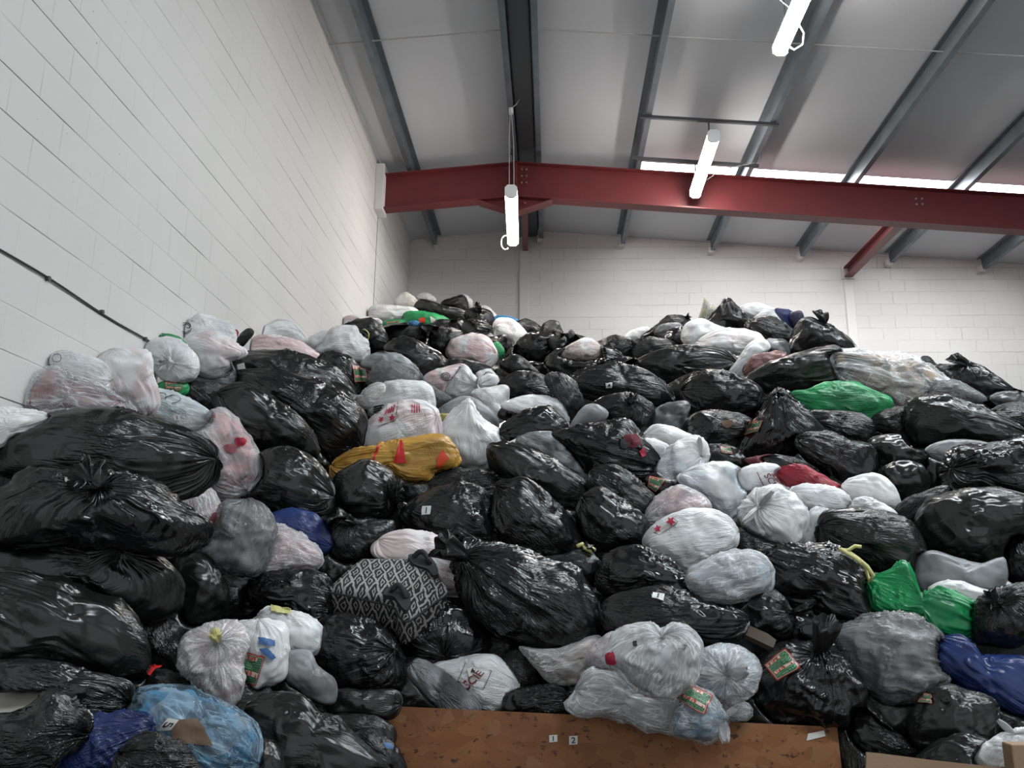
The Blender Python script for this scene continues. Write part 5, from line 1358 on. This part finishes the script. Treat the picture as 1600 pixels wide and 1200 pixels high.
b = MB(); b.box(cb[0] - .035, cb[0] + .42, cb[1] - .02, cb[1] + .06, max(cb[2] - .5, 0), cb[2])
tag(b.build('cardboard_box', bpy.data.materials['cardboard'], origin=(cb[0], cb[1], cb[2] - .5), bevel=.006), 'brown cardboard box corner at the bottom frame edge beside the small white carrier', 'box')

# chipboard panel
def osb():
    m, nt, P = mat('chipboard')
    oc = N(nt, 'ShaderNodeTexCoord').outputs['Object']
    w = vmath(nt, 'ADD', oc, vmath(nt, 'SCALE', N_col(nt, oc, 5.0), .10))
    mp = N(nt, 'ShaderNodeMapping'); mp.inputs['Scale'].default_value = (14, 14, 22); L(nt, w, mp.inputs['Vector'])
    v = N(nt, 'ShaderNodeTexVoronoi'); v.inputs['Scale'].default_value = 1.0; L(nt, mp.outputs[0], v.inputs['Vector'])
    sep = N(nt, 'ShaderNodeSeparateColor'); L(nt, v.outputs['Color'], sep.inputs[0])
    c = mixc(nt, sep.outputs[0], (.235, .088, .030, 1), (.30, .125, .048, 1))
    c = mixc(nt, ramp(nt, noise(nt, oc, 1.6, 4), .4, .7), c, (.19, .072, .030, 1))
    c = mixc(nt, math_(nt, 'MULTIPLY', ramp(nt, noise(nt, mp.outputs[0], 1.6, 3, .6),   .60, .68), .85), c, (.035, .016, .010, 1))
    c = mixc(nt, math_(nt, 'MULTIPLY', ramp(nt, sep.outputs[1], .90, .94), .35), c, (.33, .19, .09, 1))
    L(nt, c, P.inputs['Base Color']); P.inputs['Roughness'].default_value = .7
    bp = N(nt, 'ShaderNodeBump', i_Strength=.3, i_Distance=.006); L(nt, sep.outputs[2], bp.inputs['Height']); L(nt, bp.outputs[0], P.inputs['Normal'])
    return m
M['osb'] = osb()
tl, tr = atY(606, 1103, 4.62), atY(1308, 1136, 4.58)
bl, br = tl + np.array([-.01, -.14, -tl[2] + .002]), tr + np.array([.0, -.14, -tr[2] + .002])
nb = np.cross(tr - tl, bl - tl); nb /= np.linalg.norm(nb); nb = nb if nb[1] < 0 else -nb
pan = tag(empty('chipboard_panel', tuple((bl + br) / 2)), 'orange-brown chipboard panel numbered 1 and 2 holding back the heap', 'panel')
b = MB(); b.loft([tl, tr, br, bl], [p - nb * .018 for p in (tl, tr, br, bl)]); sheet = b.build('board', M['osb'], pan)
bt = bvh_of(sheet)
for q, t in ((T('K', '232,995 283,992 284,1035 233,1040'), '1'), (T('K', '357,1000 410,998 410,1052 357,1055'), '2')):
    o = print_patch(bt, pan, q, M['sticker'], 'number_sticker', .002, 3, 'white sticker with a black number')
    if o: print_text(bt, o, t, np.array([quad_px(q, s, u) for s, u in ((.25, .15), (.75, .15), (.75, .85), (.25, .85))]), M['ink'], 'digit', .004)
print_patch(bt, pan, T('L', '250,985 350,965 360,1000 240,1030'), M['whiteink'], 'torn_tape', .002, 4, 'torn white tape remnant')

# patterned holdall
def ikat():
    m, nt, P = mat('ikat_fabric')
    uv = N(nt, 'ShaderNodeTexCoord').outputs['UV']
    w = vmath(nt, 'ADD', uv, vmath(nt, 'SCALE', N_col(nt, uv, 14.0), .05))
    sx = N(nt, 'ShaderNodeSeparateXYZ'); L(nt, w, sx.inputs[0])
    u, v = math_(nt, 'MULTIPLY', sx.outputs[0], 11.0), math_(nt, 'MULTIPLY', sx.outputs[1], 4.6)
    a = math_(nt, 'ABSOLUTE', math_(nt, 'SUBTRACT', math_(nt, 'FRACT', math_(nt, 'ADD', u, v)), .5))
    c_ = math_(nt, 'ABSOLUTE', math_(nt, 'SUBTRACT', math_(nt, 'FRACT', math_(nt, 'SUBTRACT', u, v)), .5))
    lines = math_(nt, 'MAXIMUM', math_(nt, 'GREATER_THAN', a, .40), math_(nt, 'GREATER_THAN', c_, .42))
    r = math_(nt, 'MAXIMUM', a, c_)
    oval = math_(nt, 'MULTIPLY', math_(nt, 'GREATER_THAN', r, .11), math_(nt, 'LESS_THAN', r, .20))
    f = math_(nt, 'MAXIMUM', lines, oval)
    L(nt, mixc(nt, math_(nt, 'MULTIPLY', f, math_(nt, 'ADD', .45, math_(nt, 'MULTIPLY', noise(nt, uv, 60, 2), .8)), clamp=True), (.012, .011, .013, 1), (.40, .38, .37, 1)), P.inputs['Base Color'])
    P.inputs['Roughness'].default_value = .8
    return m
M['ikat'] = ikat()
def holdall():
    out = smooth_loop(T('F', '458,880 500,825 640,702 700,692 1030,690 1105,718 1150,800 1196,885 1110,955 955,1062 900,1040 860,978 700,935 560,902'), 5)
    c = atY(605, 915, 4.83); nrm = np.array([.10, -.62, .78]); nrm /= np.linalg.norm(nrm)
    A = []
    for u, v in out:
        d = ray(u, v); A.append(CAM + d * (((c - CAM) @ nrm) / (d @ nrm)))
    A = np.array(A); cen = A.mean(0)
    root = tag(empty('patterned_holdall', tuple(cen)), 'black and white zigzag patterned holdall with two black grab handles', 'holdall')
    ax = np.array([1.0, 0, 0]) - nrm * nrm[0]; ax /= np.linalg.norm(ax); ay = np.cross(nrm, ax)
    n = len(A); rings = []; uvs = []
    prof = [(0.0, .030), (.30, .030), (.60, .026), (.85, .018), (.955, .006), (1.0, -.012), (1.0, -.03), (1.0, -.12), (.99, -.17), (.94, -.19), (.6, -.20), (0, -.20)]
    for s, h in prof:
        rings.append(cen + (A - cen) * s + nrm * h)
        q = (A - cen) * s
        uvs.append(np.stack([q @ ax, q @ ay + (h * .9 if h < -.01 else 0)], 1))
    V = np.concatenate(rings) - cen; UVs = np.concatenate(uvs) / .72
    me = bpy.data.meshes.new('bag_shell')
    fs = [(i * n + j, i * n + (j + 1) % n, (i + 1) * n + (j + 1) % n, (i + 1) * n + j) for i in range(len(prof) - 1) for j in range(n)]
    me.from_pydata([tuple(v) for v in V], [], fs); ul = me.uv_layers.new(name='UVMap')
    for lp in me.loops: ul.data[lp.index].uv = tuple(UVs[lp.vertex_index])
    me.polygons.foreach_set('use_smooth', [True] * len(me.polygons)); me.materials.append(M['ikat'])
    o = bpy.data.objects.new('bag_shell', me); COL.objects.link(o); o.parent = root
    b = MB(); ring_ = list(cen + (A - cen) * 1.0 + nrm * -.02); b.tube(ring_ + [ring_[0]], .007, 6); b.build('piping', M['webbing'], root, smooth=True)
    def onface(u, v, h):
        d = ray(u, v); return CAM + d * (((c - CAM) @ nrm) / (d @ nrm)) + nrm * h
    for pts, pad in ((T('F', '985,715 1020,700 1060,715 1085,760'), T('F', '950,705 1010,694 1070,700 1120,755 1138,815 1105,830 1070,790 985,760')),
                     (T('F', '845,935 875,905 915,925 935,975'), T('F', '795,950 830,905 890,898 950,930 965,1000 935,1050 895,1010 860,965'))):
        pp = smooth_loop(pad, 4)
        P0 = [onface(u, v, .012) for u, v in pp]; P1 = [onface(u, v, .040) for u, v in pp]
        b = MB(); b.loft(P0, P1); o2 = b.build('handle_pad', M['webbing'], root)
        hs = [onface(u, v, hh) for (u, v), hh in zip(pts, (.035, .085, .085, .035))]
        q = [hs[0]]
        for t in np.linspace(0, 1, 12): q.append((1 - t) ** 3 * hs[0] + 3 * t * (1 - t) ** 2 * hs[1] + 3 * t * t * (1 - t) * hs[2] + t ** 3 * hs[3])
        b = MB(); b.tube(q[1:], .016, 8); b.build('grab_handle', M['webbing'], root, smooth=True)
    b = MB(); z = onface(613, 958, -.03) - nrm * .02; b.tube([z, z - nrm * .045], .006, 6); b.build('zip_puller', M['bolt'], root)
holdall()

# ------------------------------------------------------------------ the buried body of the heap
def heap():
    xs = np.arange(WX + .02, 9.6, .12); ys = np.arange(2.6, DY - .05, .12)
    X, Y = np.meshgrid(xs, ys, indexing='ij')
    C = np.array([B['C'] - np.array([0, 0, .9 * B['m']]) for B in BAGS])
    num = np.zeros(X.shape); den = np.zeros(X.shape) + 1e-9
    for p in C:
        w = np.exp(-((X - p[0]) ** 2 + (Y - p[1]) ** 2) / (2 * .34 ** 2)); num += w * p[2]; den += w
    H = num / den
    cover = np.clip(den / .25, 0, 1)
    back = []                                          # behind the last bags the heap stays at the height it reached
    for i in range(X.shape[0]):
        last = None
        for j in range(X.shape[1]):
            if den[i, j] > .30: last = H[i, j]; 
            elif last is not None: H[i, j] = last - .0; cover[i, j] = 1; last = last - .22
    H = H * cover - .06
    lump = pnoise(np.stack([X.ravel() * 2.2, Y.ravel() * 2.2, H.ravel() * 2.0], 1)).reshape(X.shape) * .10
    H = np.maximum(H + lump, .0)
    H = np.where((Y < 4.75) & (X > -.95) & (X < 1.55), np.minimum(H, .9), H)
    H = np.where((Y < 4.68) & (X > -.95) & (X < 1.55), 0, H)
    V = np.stack([X, Y, H], -1)
    cell = {}
    for B in BAGS:
        i = np.round((B['W'][:, 0] - xs[0]) / .12).astype(int); j = np.round((B['W'][:, 1] - ys[0]) / .12).astype(int)
        ok = (i >= 0) & (i < X.shape[0]) & (j >= 0) & (j < X.shape[1])
        low = np.full(X.shape, 99.0); np.minimum.at(low, (i[ok], j[ok]), B['W'][ok, 2])
        pad = np.pad(low, 1, constant_values=99.0)
        low = np.min([pad[a:a + low.shape[0], b_:b_ + low.shape[1]] for a in range(3) for b_ in range(3)], axis=0)
        H = np.where(low < 90, np.minimum(H, np.maximum(low - .02, 0)), H)
    V = np.stack([X, Y, H], -1)
    nx, ny = X.shape
    me = bpy.data.meshes.new('buried_bags')
    idx = lambda i, j: i * ny + j
    fs = [(idx(i, j), idx(i + 1, j), idx(i + 1, j + 1), idx(i, j + 1)) for i in range(nx - 1) for j in range(ny - 1)]
    me.from_pydata([tuple(v) for v in V.reshape(-1, 3)], [], fs)
    at = me.attributes.new('st', 'FLOAT_VECTOR', 'POINT'); at.data.foreach_set('vector', (V.reshape(-1, 3) * 1.6).astype(np.float32).ravel())
    me.polygons.foreach_set('use_smooth', [True] * len(me.polygons)); me.materials.append(M['m'])
    o = bpy.data.objects.new('buried_bags', me); COL.objects.link(o)
    tag(o, 'dark plastic of buried black bags seen in gaps of the heap', 'bags', kind='stuff')
heap()
